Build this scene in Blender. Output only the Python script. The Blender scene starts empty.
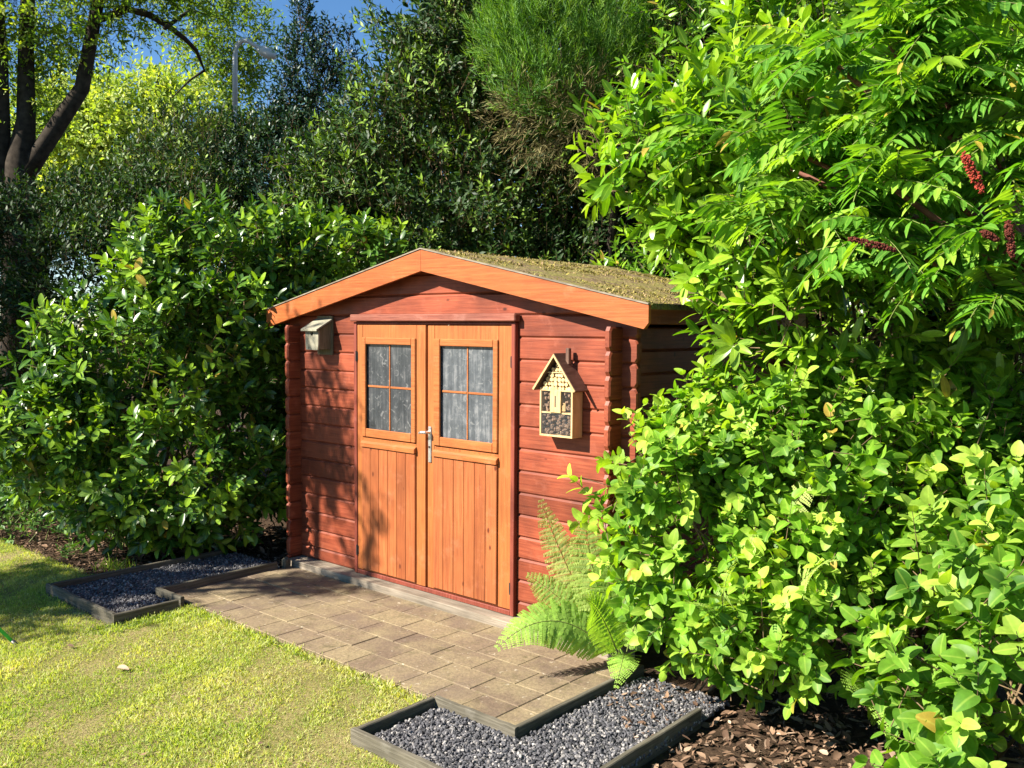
import bpy, math, random
import numpy as np
from mathutils import Vector, Matrix

random.seed(7)
rng = np.random.default_rng(11)
sc = bpy.context.scene
R = math.radians

# ------------------------------------------------------------------ camera
FPX, PITCH, ROLL, CH = 909.5, 0.0615, 0.0067, 1.6983      # focal length in pixels, tilt, roll, eye height
TH, OX, OY = 0.7179, 0.0444, 5.2848                       # direction of the shed front and the door's right foot
cam_d = bpy.data.cameras.new('camera')
cam = bpy.data.objects.new('camera', cam_d)
sc.collection.objects.link(cam)
sc.camera = cam
cam_d.sensor_width = 36
cam_d.lens = FPX / 1024 * 36
cam_d.clip_start = 0.05
cam_d.clip_end = 2000
cam.matrix_world = Matrix.Translation((0, 0, CH)) @ Matrix.Rotation(math.pi / 2 - PITCH, 4, 'X') @ Matrix.Rotation(ROLL, 4, 'Z')

# ------------------------------------------------------------------ light
SUN = Vector((-1.065, -0.398, 0.87)).normalized()         # towards the sun
sun_el = math.asin(SUN.z)
sun_az = math.atan2(SUN.x, SUN.y)                          # clockwise from +Y
w = bpy.data.worlds.new('World')
sc.world = w
w.use_nodes = True
nt = w.node_tree
nt.nodes.clear()
sky = nt.nodes.new('ShaderNodeTexSky')
sky.sky_type = 'NISHITA'
sky.sun_disc = False
sky.sun_elevation = sun_el
sky.sun_rotation = sun_az
sky.air_density = 0.8
sky.dust_density = 0.0
sky.ozone_density = 2.0
bg = nt.nodes.new('ShaderNodeBackground')
bg.inputs['Strength'].default_value = 0.062
wo = nt.nodes.new('ShaderNodeOutputWorld')
hs = nt.nodes.new('ShaderNodeHueSaturation')
hs.inputs['Saturation'].default_value = 1.2
nt.links.new(sky.outputs[0], hs.inputs['Color'])
nt.links.new(hs.outputs[0], bg.inputs['Color'])
nt.links.new(bg.outputs[0], wo.inputs['Surface'])
sl = bpy.data.lights.new('sun', 'SUN')
sl.energy = 5.0
sl.angle = R(0.53)
sl.color = (1.0, 0.93, 0.82)
so = bpy.data.objects.new('sun', sl)
sc.collection.objects.link(so)
so.rotation_euler = (-SUN).to_track_quat('-Z', 'Y').to_euler()
so.location = (-6, -3, 8)
sc.view_settings.view_transform = 'Standard'
sc.view_settings.look = 'None'
sc.view_settings.gamma = 1
sc.view_settings.exposure = 1.6
sc.render.engine = 'CYCLES'
sc.cycles.max_bounces = 8
sc.cycles.diffuse_bounces = 1
sc.cycles.glossy_bounces = 2
sc.cycles.transmission_bounces = 4
sc.cycles.use_denoising = True
sc.cycles.sample_clamp_indirect = 6


# ------------------------------------------------------------------ frames
def W(u, v, z=0.0):
    """shed frame -> world: u along the front to the right, v out of the front, z up"""
    return Vector((OX + u * math.cos(TH) - v * math.sin(TH), OY - u * math.sin(TH) - v * math.cos(TH), z))


def UV(X, Y):
    dx, dy = X - OX, Y - OY
    return dx * math.cos(TH) - dy * math.sin(TH), -(dx * math.sin(TH) + dy * math.cos(TH))


def at(px, py, Y):
    """world point at distance Y ahead that stands at this pixel"""
    a, b = (px - 512) / FPX, (py - 384) / FPX
    a, b = a * math.cos(ROLL) + b * math.sin(ROLL), -a * math.sin(ROLL) + b * math.cos(ROLL)
    d = Vector((a, math.cos(PITCH) - b * math.sin(PITCH), -math.sin(PITCH) - b * math.cos(PITCH)))
    t = Y / d.y
    return Vector((d.x * t, Y, CH + d.z * t))


# ------------------------------------------------------------------ objects
def link(o):
    sc.collection.objects.link(o)
    return o


def tag(o, label=None, cat=None, group=None, kind=None):
    if label: o['label'] = label
    if cat: o['category'] = cat
    if group: o['group'] = group
    if kind: o['kind'] = kind
    return o


def empty(name, loc, rz=0.0):
    o = bpy.data.objects.new(name, None)
    o.location = loc
    o.rotation_euler = (0, 0, rz)
    o.empty_display_size = 0.1
    return link(o)


class MB:
    def __init__(s):
        s.v, s.f = [], []

    def add(s, vs, fs):
        n = len(s.v)
        s.v += [tuple(p) for p in vs]
        s.f += [tuple(i + n for i in f) for f in fs]

    def box(s, x0, x1, y0, y1, z0, z1, bev=0.0):
        if bev <= 0:
            vs = [(x, y, z) for z in (z0, z1) for y in (y0, y1) for x in (x0, x1)]
            s.add(vs, [(0, 2, 3, 1), (4, 5, 7, 6), (0, 1, 5, 4), (2, 6, 7, 3), (0, 4, 6, 2), (1, 3, 7, 5)])
            return
        b = min(bev, abs(x1 - x0) * .45, abs(y1 - y0) * .45, abs(z1 - z0) * .45)
        vs, idx = [], {}
        X, Y, Z = (x0, x1), (y0, y1), (z0, z1)
        for i in (0, 1):
            for j in (0, 1):
                for k in (0, 1):
                    sx, sy, sz = (1 - 2 * i) * b, (1 - 2 * j) * b, (1 - 2 * k) * b
                    p = (X[i], Y[j], Z[k])
                    idx[i, j, k, 0] = len(vs); vs.append((p[0], p[1] + sy, p[2] + sz))
                    idx[i, j, k, 1] = len(vs); vs.append((p[0] + sx, p[1], p[2] + sz))
                    idx[i, j, k, 2] = len(vs); vs.append((p[0] + sx, p[1] + sy, p[2]))
        g = lambda i, j, k, a: idx[i, j, k, a]
        fs = []
        for i in (0, 1):
            q = [g(i, 0, 0, 0), g(i, 0, 1, 0), g(i, 1, 1, 0), g(i, 1, 0, 0)]
            fs.append(q if i == 0 else q[::-1])
            q = [g(0, i, 0, 1), g(1, i, 0, 1), g(1, i, 1, 1), g(0, i, 1, 1)]
            fs.append(q if i == 0 else q[::-1])
            q = [g(0, 0, i, 2), g(0, 1, i, 2), g(1, 1, i, 2), g(1, 0, i, 2)]
            fs.append(q if i == 0 else q[::-1])
        for i in (0, 1):
            for j in (0, 1):
                q = [g(i, j, 0, 0), g(i, j, 0, 1), g(i, j, 1, 1), g(i, j, 1, 0)]
                fs.append(q if (i + j) % 2 == 0 else q[::-1])
                q = [g(i, 0, j, 0), g(i, 1, j, 0), g(i, 1, j, 2), g(i, 0, j, 2)]
                fs.append(q if (i + j) % 2 == 0 else q[::-1])
                q = [g(0, i, j, 1), g(0, i, j, 2), g(1, i, j, 2), g(1, i, j, 1)]
                fs.append(q if (i + j) % 2 == 0 else q[::-1])
        for i in (0, 1):
            for j in (0, 1):
                for k in (0, 1):
                    q = [g(i, j, k, 0), g(i, j, k, 1), g(i, j, k, 2)]
                    fs.append(q if (i + j + k) % 2 == 0 else q[::-1])
        s.add(vs, fs)

    def slab(s, outline, lo, hi, axis, cham_lo=0.0, cham_hi=0.0, cd=0.008):
        """outline [(a,z)] swept from lo to hi along an axis ('x' or 'y'), its ends inset by a chamfer"""
        n = len(outline)
        ca = sum(p[0] for p in outline) / n
        cz = sum(p[1] for p in outline) / n
        ra = max(abs(p[0] - ca) for p in outline)
        rz = max(abs(p[1] - cz) for p in outline)
        layers = []
        if cham_lo: layers += [(lo, cham_lo), (lo + cd, 0)]
        else: layers += [(lo, 0)]
        if cham_hi: layers += [(hi - cd, 0), (hi, cham_hi)]
        else: layers += [(hi, 0)]
        vs = []
        for t, c in layers:
            for a, z in outline:
                aa = ca + (a - ca) * (1 - c / ra)
                zz = cz + (z - cz) * (1 - c / rz)
                vs.append((t, aa, zz) if axis == 'x' else (aa, t, zz))
        fs = []
        for k in range(len(layers) - 1):
            for i in range(n):
                j = (i + 1) % n
                fs.append((k * n + i, k * n + j, (k + 1) * n + j, (k + 1) * n + i))
        fs.append(tuple(range(n))[::-1])
        fs.append(tuple(range((len(layers) - 1) * n, len(layers) * n)))
        s.add(vs, fs)

    def tube(s, pts, rad, sides=6, cap=True):
        pts = [Vector(p) for p in pts]
        n = len(pts)
        if not hasattr(rad, '__len__'): rad = [rad] * n
        vs, fs = [], []
        ref = Vector((0.13, 0.31, 1)).normalized()
        for i, p in enumerate(pts):
            d = (pts[min(i + 1, n - 1)] - pts[max(i - 1, 0)]).normalized()
            a = d.cross(ref)
            if a.length < 0.15: a = d.cross(Vector((1, 0, 0)))
            a.normalize()
            b = d.cross(a)
            for k in range(sides):
                t = 2 * math.pi * k / sides
                vs.append(p + (a * math.cos(t) + b * math.sin(t)) * rad[i])
        for i in range(n - 1):
            for k in range(sides):
                k2 = (k + 1) % sides
                fs.append((i * sides + k, (i + 1) * sides + k, (i + 1) * sides + k2, i * sides + k2))
        if cap:
            fs.append(tuple(range(sides)))
            fs.append(tuple(range((n - 1) * sides, n * sides))[::-1])
        s.add(vs, fs)

    def build(s, name, mat, parent=None, loc=None, rz=None, smooth=False, fix=True):
        me = bpy.data.meshes.new(name)
        me.from_pydata(s.v, [], s.f)
        me.update()
        if fix:
            import bmesh
            bm = bmesh.new()
            bm.from_mesh(me)
            bmesh.ops.recalc_face_normals(bm, faces=bm.faces)
            bm.to_mesh(me)
            bm.free()
        if smooth: me.shade_smooth()
        me.materials.append(mat)
        o = bpy.data.objects.new(name, me)
        if loc is not None: o.location = loc
        if rz is not None: o.rotation_euler = (0, 0, rz)
        link(o)
        if parent is not None: o.parent = parent
        return o


def np_mesh(name, verts, faces, mat, parent=None, attr=None, loc=(0, 0, 0), smooth=True):
    """verts (N,3); faces (M,4) quads or (M,3); attr (N,4) stored as colour attribute 'leaf'"""
    me = bpy.data.meshes.new(name)
    k = faces.shape[1]
    me.vertices.add(len(verts))
    me.vertices.foreach_set('co', (verts - np.array(loc)).astype(np.float32).ravel())
    me.loops.add(faces.size)
    me.loops.foreach_set('vertex_index', faces.astype(np.int32).ravel())
    me.polygons.add(len(faces))
    me.polygons.foreach_set('loop_start', np.arange(0, faces.size, k, dtype=np.int32))
    me.polygons.foreach_set('use_smooth', np.full(len(faces), bool(smooth)))
    me.update(calc_edges=True)
    if attr is not None:
        at_ = me.attributes.new('leaf', 'FLOAT_COLOR', 'POINT')
        at_.data.foreach_set('color', attr.astype(np.float32).ravel())
    me.materials.append(mat)
    o = bpy.data.objects.new(name, me)
    o.location = loc
    link(o)
    if parent is not None:
        o.parent = parent
        o.matrix_parent_inverse = Matrix.Translation(-Vector(parent.location))
    return o


# ------------------------------------------------------------------ materials
def newmat(name):
    m = bpy.data.materials.new(name)
    m.use_nodes = True
    n = m.node_tree
    for x in list(n.nodes): n.nodes.remove(x)
    out = n.nodes.new('ShaderNodeOutputMaterial')
    p = n.nodes.new('ShaderNodeBsdfPrincipled')
    n.links.new(p.outputs[0], out.inputs['Surface'])
    return m, n, p, out


def N(n, typ, **kw):
    x = n.nodes.new(typ)
    for k, v in kw.items():
        if k.startswith('i_'):
            x.inputs[k[2:]].default_value = v
        else:
            setattr(x, k, v)
    return x


def ramp(n, fac, stops):
    r = n.nodes.new('ShaderNodeValToRGB')
    el = r.color_ramp.elements
    while len(el) < len(stops): el.new(0.5)
    for e, (p, c) in zip(el, stops):
        e.position = p
        e.color = (c[0], c[1], c[2], 1) if hasattr(c, '__len__') else (c, c, c, 1)
    n.links.new(fac, r.inputs[0])
    return r.outputs[0]


def mixc(n, fac, a, b, mode='MIX'):
    m = n.nodes.new('ShaderNodeMix')
    m.data_type = 'RGBA'
    m.blend_type = mode
    for s, v in ((m.inputs[0], fac), (m.inputs[6], a), (m.inputs[7], b)):
        if isinstance(v, bpy.types.NodeSocket): n.links.new(v, s)
        elif hasattr(v, '__len__'): s.default_value = (v[0], v[1], v[2], 1)
        else: s.default_value = v
    return m.outputs[2]


def noise(n, vec, scale, detail=3, rough=0.55, mapping=None, rot=None):
    if mapping is not None or rot is not None:
        mp = n.nodes.new('ShaderNodeMapping')
        if mapping is not None: mp.inputs['Scale'].default_value = mapping
        if rot is not None: mp.inputs['Rotation'].default_value = rot
        n.links.new(vec, mp.inputs[0])
        vec = mp.outputs[0]
    t = N(n, 'ShaderNodeTexNoise', i_Scale=scale, i_Detail=detail, i_Roughness=rough)
    n.links.new(vec, t.inputs['Vector'])
    return t.outputs['Fac']


def bump(n, p, h, strength=0.3, dist=0.01):
    b = N(n, 'ShaderNodeBump', i_Strength=strength, i_Distance=dist)
    n.links.new(h, b.inputs['Height'])
    n.links.new(b.outputs[0], p.inputs['Normal'])


def coord(n):
    return n.nodes.new('ShaderNodeTexCoord').outputs['Object']


def wood(name, base, dark, light, grain=(1.2, 26, 26), rough=0.55, board=None, spec=0.35, knots=True, blotch=0.35, bumps=0.25):
    """stained or weathered timber: long grain, knots, a tint per board, blotchy wear"""
    m, n, p, out = newmat(name)
    c = coord(n)
    g = noise(n, c, 3.0, 6, 0.65, mapping=grain)
    col = ramp(n, g, [(0.28, dark), (0.5, base), (0.74, light)])
    bl = noise(n, c, 2.2, 3, 0.6)
    blr = ramp(n, bl, [(0.35, (1 - blotch,) * 3), (0.62, (1.08, 1.06, 1.04))])
    col = mixc(n, 1.0, col, blr, 'MULTIPLY')
    if board:                     # (axis index, offset, pitch)
        sp = n.nodes.new('ShaderNodeSeparateXYZ')
        n.links.new(c, sp.inputs[0])
        a = N(n, 'ShaderNodeMath', operation='SUBTRACT'); a.inputs[1].default_value = board[1]
        n.links.new(sp.outputs[board[0]], a.inputs[0])
        d = N(n, 'ShaderNodeMath', operation='DIVIDE'); d.inputs[1].default_value = board[2]
        n.links.new(a.outputs[0], d.inputs[0])
        fl = N(n, 'ShaderNodeMath', operation='FLOOR'); n.links.new(d.outputs[0], fl.inputs[0])
        wn = N(n, 'ShaderNodeTexWhiteNoise', noise_dimensions='1D')
        n.links.new(fl.outputs[0], wn.inputs['W'])
        t = ramp(n, wn.outputs['Value'], [(0.0, (0.80, 0.76, 0.74)), (0.5, (0.98, 0.98, 0.98)), (1.0, (1.14, 1.12, 1.12))])
        col = mixc(n, 1.0, col, t, 'MULTIPLY')
    ck = noise(n, c, 5.0, 3, 0.5, mapping=tuple(g_ * (1.9 if g_ > 10 else 0.9) for g_ in grain))
    col = mixc(n, ramp(n, ck, [(0.60, 0.0), (0.68, 0.55)]), col, tuple(x * 0.6 for x in dark))
    wr_ = noise(n, c, 7.0, 5, 0.7)
    col = mixc(n, ramp(n, wr_, [(0.56, 0.0), (0.75, 0.35)]), col, tuple(min(1, x * 1.15 + 0.05) for x in light))
    if knots:
        vo = N(n, 'ShaderNodeTexVoronoi', i_Scale=1.0)
        mp = n.nodes.new('ShaderNodeMapping')
        mp.inputs['Scale'].default_value = (5, 9, 9) if grain[0] < grain[2] else (9, 9, 5)
        n.links.new(c, mp.inputs[0]); n.links.new(mp.outputs[0], vo.inputs['Vector'])
        k = ramp(n, vo.outputs['Distance'], [(0.05, 1.0), (0.11, 0.0)])
        col = mixc(n, k, col, tuple(x * 0.45 for x in dark))
    n.links.new(col, p.inputs['Base Color'])
    p.inputs['Roughness'].default_value = rough
    p.inputs['Specular IOR Level'].default_value = spec
    bump(n, p, g, bumps, 0.004)
    return m


M = {}
M['bar0'] = wood('dusty_bar_wood', (0.198, 0.114, 0.065), (0.137, 0.076, 0.043), (0.251, 0.152, 0.086), knots=False)
M['red'] = wood('red_stained_wood', (0.246, 0.054, 0.023), (0.140, 0.026, 0.011), (0.323, 0.086, 0.037), board=(2, 0.085, 0.13), rough=0.5, blotch=.45)
M['red_side'] = wood('red_stained_side', (0.246, 0.054, 0.023), (0.140, 0.026, 0.011), (0.323, 0.086, 0.037), grain=(26, 1.2, 26), board=(2, 0.02, 0.13), rough=0.5)
M['redtrim'] = wood('red_trim_wood', (0.207, 0.042, 0.023), (0.125, 0.025, 0.014), (0.281, 0.076, 0.047), grain=(26, 26, 1.2), knots=False)
M['lintel'] = wood('faded_red_wood', (0.229, 0.070, 0.043), (0.148, 0.035, 0.022), (0.310, 0.126, 0.086), knots=False)
M['orange'] = wood('orange_stained_wood', (0.335, 0.107, 0.029), (0.253, 0.070, 0.018), (0.395, 0.142, 0.041), grain=(26, 26, 1.0), knots=False, rough=0.45, blotch=0.18)
M['orange_h'] = wood('orange_rail_wood', (0.343, 0.110, 0.030), (0.261, 0.071, 0.018), (0.402, 0.150, 0.045), knots=False, rough=0.45, blotch=0.18)
M['panel'] = wood('orange_panel_wood', (0.313, 0.094, 0.029), (0.216, 0.051, 0.016), (0.372, 0.119, 0.038), grain=(26, 26, 1.0), board=(0, -1.384, 0.0885), rough=0.5, blotch=0.2)
M['fascia'] = wood('orange_fascia_wood', (0.350, 0.095, 0.025), (0.269, 0.063, 0.016), (0.410, 0.130, 0.038), knots=False, rough=0.42, blotch=0.15)
M['grey'] = wood('weathered_grey_wood', (0.246, 0.205, 0.156), (0.139, 0.115, 0.082), (0.344, 0.295, 0.230), rough=0.85, spec=0.15, knots=False, bumps=0.5)
M['greyh'] = wood('weathered_grey_edging', (0.119, 0.108, 0.080), (0.060, 0.054, 0.038), (0.191, 0.174, 0.136), rough=0.9, spec=0.12, knots=False, bumps=0.6)
M['birdfront'] = wood('pale_birdbox_wood', (0.310, 0.291, 0.216), (0.223, 0.211, 0.150), (0.360, 0.341, 0.264), grain=(20, 20, 2), rough=0.85, spec=0.1, knots=False)
M['birdside'] = wood('weathered_birdbox_wood', (0.167, 0.143, 0.090), (0.105, 0.087, 0.054), (0.223, 0.198, 0.132), grain=(20, 20, 2), rough=0.9, spec=0.1, knots=False)
M['pine'] = wood('pale_pine', (0.541, 0.377, 0.180), (0.426, 0.279, 0.115), (0.623, 0.459, 0.246), grain=(20, 20, 3), rough=0.6, spec=0.2, knots=False, blotch=0.1)
M['brown'] = wood('brown_roof_wood', (0.14, 0.075, 0.05), (0.08, 0.04, 0.028), (0.22, 0.13, 0.09), grain=(30, 3, 3), rough=0.6, spec=0.3, knots=False)


def plain(name, col, rough=0.5, metal=0.0, spec=0.5, var=0.25, scale=30, bumps=0.1):
    m, n, p, out = newmat(name)
    c = coord(n)
    g = noise(n, c, scale, 4)
    lo, hi = tuple(x * (1 - var) for x in col), tuple(min(1, x * (1 + var)) for x in col)
    n.links.new(ramp(n, g, [(0.3, lo), (0.7, hi)]), p.inputs['Base Color'])
    p.inputs['Roughness'].default_value = rough
    p.inputs['Metallic'].default_value = metal
    p.inputs['Specular IOR Level'].default_value = spec
    if bumps: bump(n, p, g, bumps, 0.003)
    return m


M['metal'] = plain('brushed_steel', (0.72, 0.72, 0.70), 0.3, 0.85, var=0.08)
M['black'] = plain('black_iron', (0.02, 0.02, 0.02), 0.45)
M['dark'] = plain('dark_interior', (0.015, 0.012, 0.01), 0.9, spec=0.1)
M['bark'] = plain('dark_bark', (0.04, 0.032, 0.024), 0.95, spec=0.1, var=0.5, scale=12, bumps=0.8)
M['twig'] = plain('twig_bark', (0.16, 0.11, 0.06), 0.85, spec=0.15, var=0.35, scale=25)
M['greenstem'] = plain('green_stem', (0.16, 0.2, 0.05), 0.6, spec=0.3)
M['lamp'] = plain('galvanised_lamp_metal', (0.5, 0.51, 0.53), 0.6, 0.1, var=0.1)
M['green_plastic'] = plain('green_handle_paint', (0.03, 0.5, 0.06), 0.3, var=0.05)
M['fruit'] = plain('sumac_fruit', (0.30, 0.05, 0.03), 0.9, spec=0.1, var=0.6, scale=120, bumps=1.0)
M['fruit_dark'] = plain('old_sumac_fruit', (0.11, 0.03, 0.02), 0.9, spec=0.1, var=0.6, scale=120, bumps=1.0)

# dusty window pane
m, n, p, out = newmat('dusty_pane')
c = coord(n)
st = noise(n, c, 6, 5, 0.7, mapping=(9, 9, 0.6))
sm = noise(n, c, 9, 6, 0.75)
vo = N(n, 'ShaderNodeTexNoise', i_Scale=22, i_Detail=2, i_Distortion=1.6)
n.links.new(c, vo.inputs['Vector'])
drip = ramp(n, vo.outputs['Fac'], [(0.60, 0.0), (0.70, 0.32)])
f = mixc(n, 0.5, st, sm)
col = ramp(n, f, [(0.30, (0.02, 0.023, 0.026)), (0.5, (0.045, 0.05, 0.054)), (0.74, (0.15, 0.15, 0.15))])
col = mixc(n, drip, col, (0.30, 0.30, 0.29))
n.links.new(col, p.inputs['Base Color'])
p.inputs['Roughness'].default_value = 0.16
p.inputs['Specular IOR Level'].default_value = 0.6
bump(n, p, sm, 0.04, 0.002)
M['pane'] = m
M['pane_pale'] = m.copy()  # copy of the dusty pane with its tones made paler
M['pane_pale'].name = 'pale_dusty_pane'
for x_ in M['pane_pale'].node_tree.nodes:
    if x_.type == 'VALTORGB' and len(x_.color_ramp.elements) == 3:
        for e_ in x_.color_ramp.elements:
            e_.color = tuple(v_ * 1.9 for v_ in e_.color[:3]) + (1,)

# mossy roof felt
m, n, p, out = newmat('mossy_roof_felt')
c = coord(n)
a = noise(n, c, 7, 6, 0.7)
b = noise(n, c, 45, 4, 0.7)
col = ramp(n, a, [(0.36, (0.16, 0.11, 0.07)), (0.47, (0.24, 0.18, 0.09)), (0.58, (0.24, 0.22, 0.06)), (0.72, (0.29, 0.21, 0.13))])
col = mixc(n, ramp(n, b, [(0.4, 0.0), (0.7, 0.6)]), col, (0.06, 0.045, 0.03))
n.links.new(col, p.inputs['Base Color'])
p.inputs['Roughness'].default_value = 0.95
p.inputs['Specular IOR Level'].default_value = 0.1
bump(n, p, b, 0.9, 0.02)
M['moss'] = m

# paving, soil, lawn base
m, n, p, out = newmat('clay_pavers')
c = coord(n)
at_n = N(n, 'ShaderNodeAttribute', attribute_name='leaf')
sp = N(n, 'ShaderNodeSeparateColor')
n.links.new(at_n.outputs['Color'], sp.inputs[0])
col = ramp(n, sp.outputs[0], [(0.0, (0.15, 0.108, 0.074)), (0.5, (0.195, 0.145, 0.094)), (1.0, (0.24, 0.185, 0.11))])
big = noise(n, c, 4.0, 7, 0.7)
col = mixc(n, ramp(n, big, [(0.42, 0.0), (0.68, 0.75)]), col, (0.29, 0.235, 0.13))
fine = noise(n, c, 70, 4, 0.75)
col = mixc(n, 1.0, col, ramp(n, fine, [(0.3, (0.62,) * 3), (0.55, (1.0,) * 3), (0.75, (1.25, 1.22, 1.15))]), 'MULTIPLY')
spots = noise(n, c, 26, 3, 0.6)
col = mixc(n, ramp(n, spots, [(0.66, 0.0), (0.71, 0.7)]), col, (0.5, 0.44, 0.34))
col = mixc(n, ramp(n, noise(n, c, 11, 6, 0.75), [(0.54, 0.0), (0.68, 0.75)]), col, (0.10, 0.085, 0.04))
col = mixc(n, ramp(n, noise(n, c, 3.1, 6, 0.7), [(0.50, 0.0), (0.66, 0.5)]), col, (0.13, 0.095, 0.075))
n.links.new(col, p.inputs['Base Color'])
p.inputs['Roughness'].default_value = 0.9
p.inputs['Specular IOR Level'].default_value = 0.2
bump(n, p, fine, 0.5, 0.006)
M['paver'] = m

m, n, p, out = newmat('dark_soil')
c = coord(n)
a = noise(n, c, 9, 8, 0.75)
n.links.new(ramp(n, a, [(0.3, (0.03, 0.02, 0.012)), (0.55, (0.07, 0.045, 0.028)), (0.75, (0.13, 0.085, 0.05))]), p.inputs['Base Color'])
p.inputs['Roughness'].default_value = 1.0
p.inputs['Specular IOR Level'].default_value = 0.1
bump(n, p, a, 1.0, 0.04)
M['soil'] = m

m, n, p, out = newmat('lawn_base')
c = coord(n)
a = noise(n, c, 1.6, 5, 0.6)
b = noise(n, c, 60, 5, 0.75)
col = ramp(n, a, [(0.3, (0.24, 0.22, 0.07)), (0.5, (0.33, 0.28, 0.11)), (0.7, (0.40, 0.31, 0.16))])
col = mixc(n, 1.0, col, ramp(n, b, [(0.3, (0.45,) * 3), (0.7, (1.25,) * 3)]), 'MULTIPLY')
n.links.new(col, p.inputs['Base Color'])
p.inputs['Roughness'].default_value = 1.0
p.inputs['Specular IOR Level'].default_value = 0.1
bump(n, p, b, 1.0, 0.02)
M['lawn'] = m


def leafmat(name, dark, mid, young, rough=0.35, transl=0.35, spec=0.5, rib=0.13, tcol=None):
    """leaf: tint per leaf, young shoots paler, a pale midrib, light shining through"""
    m, n, p, out = newmat(name)
    a = N(n, 'ShaderNodeAttribute', attribute_name='leaf')
    s = N(n, 'ShaderNodeSeparateColor')
    n.links.new(a.outputs['Color'], s.inputs[0])
    col = mixc(n, s.outputs[0], dark, mid)
    col = mixc(n, s.outputs[1], col, young)
    if rib:
        old = ramp(n, s.outputs[0], [(0.925, 0.0), (0.94, 1.0)])
        col = mixc(n, old, col, (0.42, 0.30, 0.05))
        rb = ramp(n, s.outputs[2], [(0.04, rib), (0.16, 0.0)])
        col = mixc(n, rb, col, tuple(min(1, x * 1.8 + 0.03) for x in young))
    g = noise(n, coord(n), 35, 3)
    col = mixc(n, 1.0, col, ramp(n, g, [(0.3, (0.82,) * 3), (0.7, (1.14,) * 3)]), 'MULTIPLY')
    n.links.new(col, p.inputs['Base Color'])
    p.inputs['Roughness'].default_value = rough
    p.inputs['Specular IOR Level'].default_value = spec
    t = n.nodes.new('ShaderNodeBsdfTranslucent')
    tc = mixc(n, 1.0, col, tcol or (1.4, 1.45, 0.3), 'MULTIPLY')
    n.links.new(tc, t.inputs['Color'])
    mx = n.nodes.new('ShaderNodeMixShader')
    mx.inputs[0].default_value = transl
    n.links.new(p.outputs[0], mx.inputs[1])
    n.links.new(t.outputs[0], mx.inputs[2])
    n.links.new(mx.outputs[0], out.inputs['Surface'])
    return m


M['laurel_l'] = leafmat('deep_green_laurel_leaf', (0.018, 0.058, 0.011), (0.08, 0.19, 0.02), (0.32, 0.50, 0.04), 0.3, 0.28, 0.5)  # left laurel, a deeper leaf green than the right one
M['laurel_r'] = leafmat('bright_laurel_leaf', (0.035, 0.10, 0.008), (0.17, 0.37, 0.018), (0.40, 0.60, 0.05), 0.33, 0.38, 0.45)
M['hydr'] = leafmat('hydrangea_leaf', (0.045, 0.13, 0.012), (0.22, 0.44, 0.028), (0.46, 0.64, 0.08), 0.5, 0.4, 0.3)
M['hydr2'] = leafmat('hydrangea_leaf_large', (0.045, 0.13, 0.014), (0.20, 0.40, 0.03), (0.46, 0.63, 0.09), 0.5, 0.4, 0.3)
M['ever'] = leafmat('dark_evergreen_leaf', (0.009, 0.026, 0.007), (0.036, 0.088, 0.016), (0.24, 0.38, 0.05), 0.5, 0.2, 0.28, rib=0)
M['holly'] = leafmat('blue_green_evergreen_leaf', (0.010, 0.035, 0.022), (0.022, 0.065, 0.034), (0.06, 0.13, 0.04), 0.45, 0.12, 0.35, rib=0)
M['conifer'] = leafmat('conifer_spray', (0.04, 0.12, 0.02), (0.12, 0.26, 0.035), (0.26, 0.42, 0.06), 0.6, 0.3, 0.25, rib=0)
M['deadconifer'] = leafmat('dead_conifer_twigs', (0.07, 0.06, 0.025), (0.17, 0.14, 0.055), (0.3, 0.27, 0.12), 0.8, 0.1, 0.1, rib=0, tcol=(1, 1, 1))
M['sumac'] = leafmat('sumac_leaflet', (0.055, 0.16, 0.02), (0.16, 0.38, 0.04), (0.38, 0.58, 0.06), 0.4, 0.4, 0.4)
M['locust'] = leafmat('locust_leaf', (0.09, 0.18, 0.025), (0.18, 0.29, 0.035), (0.36, 0.42, 0.06), 0.5, 0.5, 0.3, rib=0)
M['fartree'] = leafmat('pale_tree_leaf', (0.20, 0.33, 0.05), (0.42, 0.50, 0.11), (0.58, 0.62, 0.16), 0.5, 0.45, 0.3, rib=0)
M['fern'] = leafmat('fern_frond', (0.22, 0.44, 0.05), (0.32, 0.56, 0.07), (0.58, 0.62, 0.22), 0.5, 0.4, 0.25, rib=0)
M['grass'] = leafmat('grass_blade', (0.14, 0.24, 0.035), (0.42, 0.53, 0.09), (0.66, 0.59, 0.32), 0.6, 0.45, 0.25, rib=0)
M['weed'] = leafmat('weed_leaf', (0.04, 0.11, 0.025), (0.09, 0.2, 0.04), (0.2, 0.33, 0.08), 0.5, 0.3, 0.3, rib=0)
M['litter'] = leafmat('dead_leaf', (0.07, 0.04, 0.025), (0.25, 0.155, 0.095), (0.50, 0.36, 0.25), 0.8, 0.1, 0.2, rib=0, tcol=(1, 1, 1))
M['gravel'] = leafmat('slate_gravel', (0.03, 0.03, 0.034), (0.11, 0.108, 0.115), (0.30, 0.28, 0.26), 0.65, 0.0, 0.35, rib=0)
M['mossbit'] = leafmat('moss_tuft', (0.15, 0.12, 0.045), (0.31, 0.27, 0.065), (0.38, 0.26, 0.15), 0.9, 0.1, 0.1, rib=0)
M['meshgrid'] = plain('wire_netting', (0.10, 0.11, 0.12), 0.6, 0.3)
M['cones'] = plain('pine_cones', (0.24, 0.15, 0.09), 0.9, var=0.6, scale=90, bumps=0.9)

# ------------------------------------------------------------------ vegetation kit
def nrm(a):
    return a / np.maximum(np.linalg.norm(a, axis=-1, keepdims=True), 1e-9)


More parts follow.
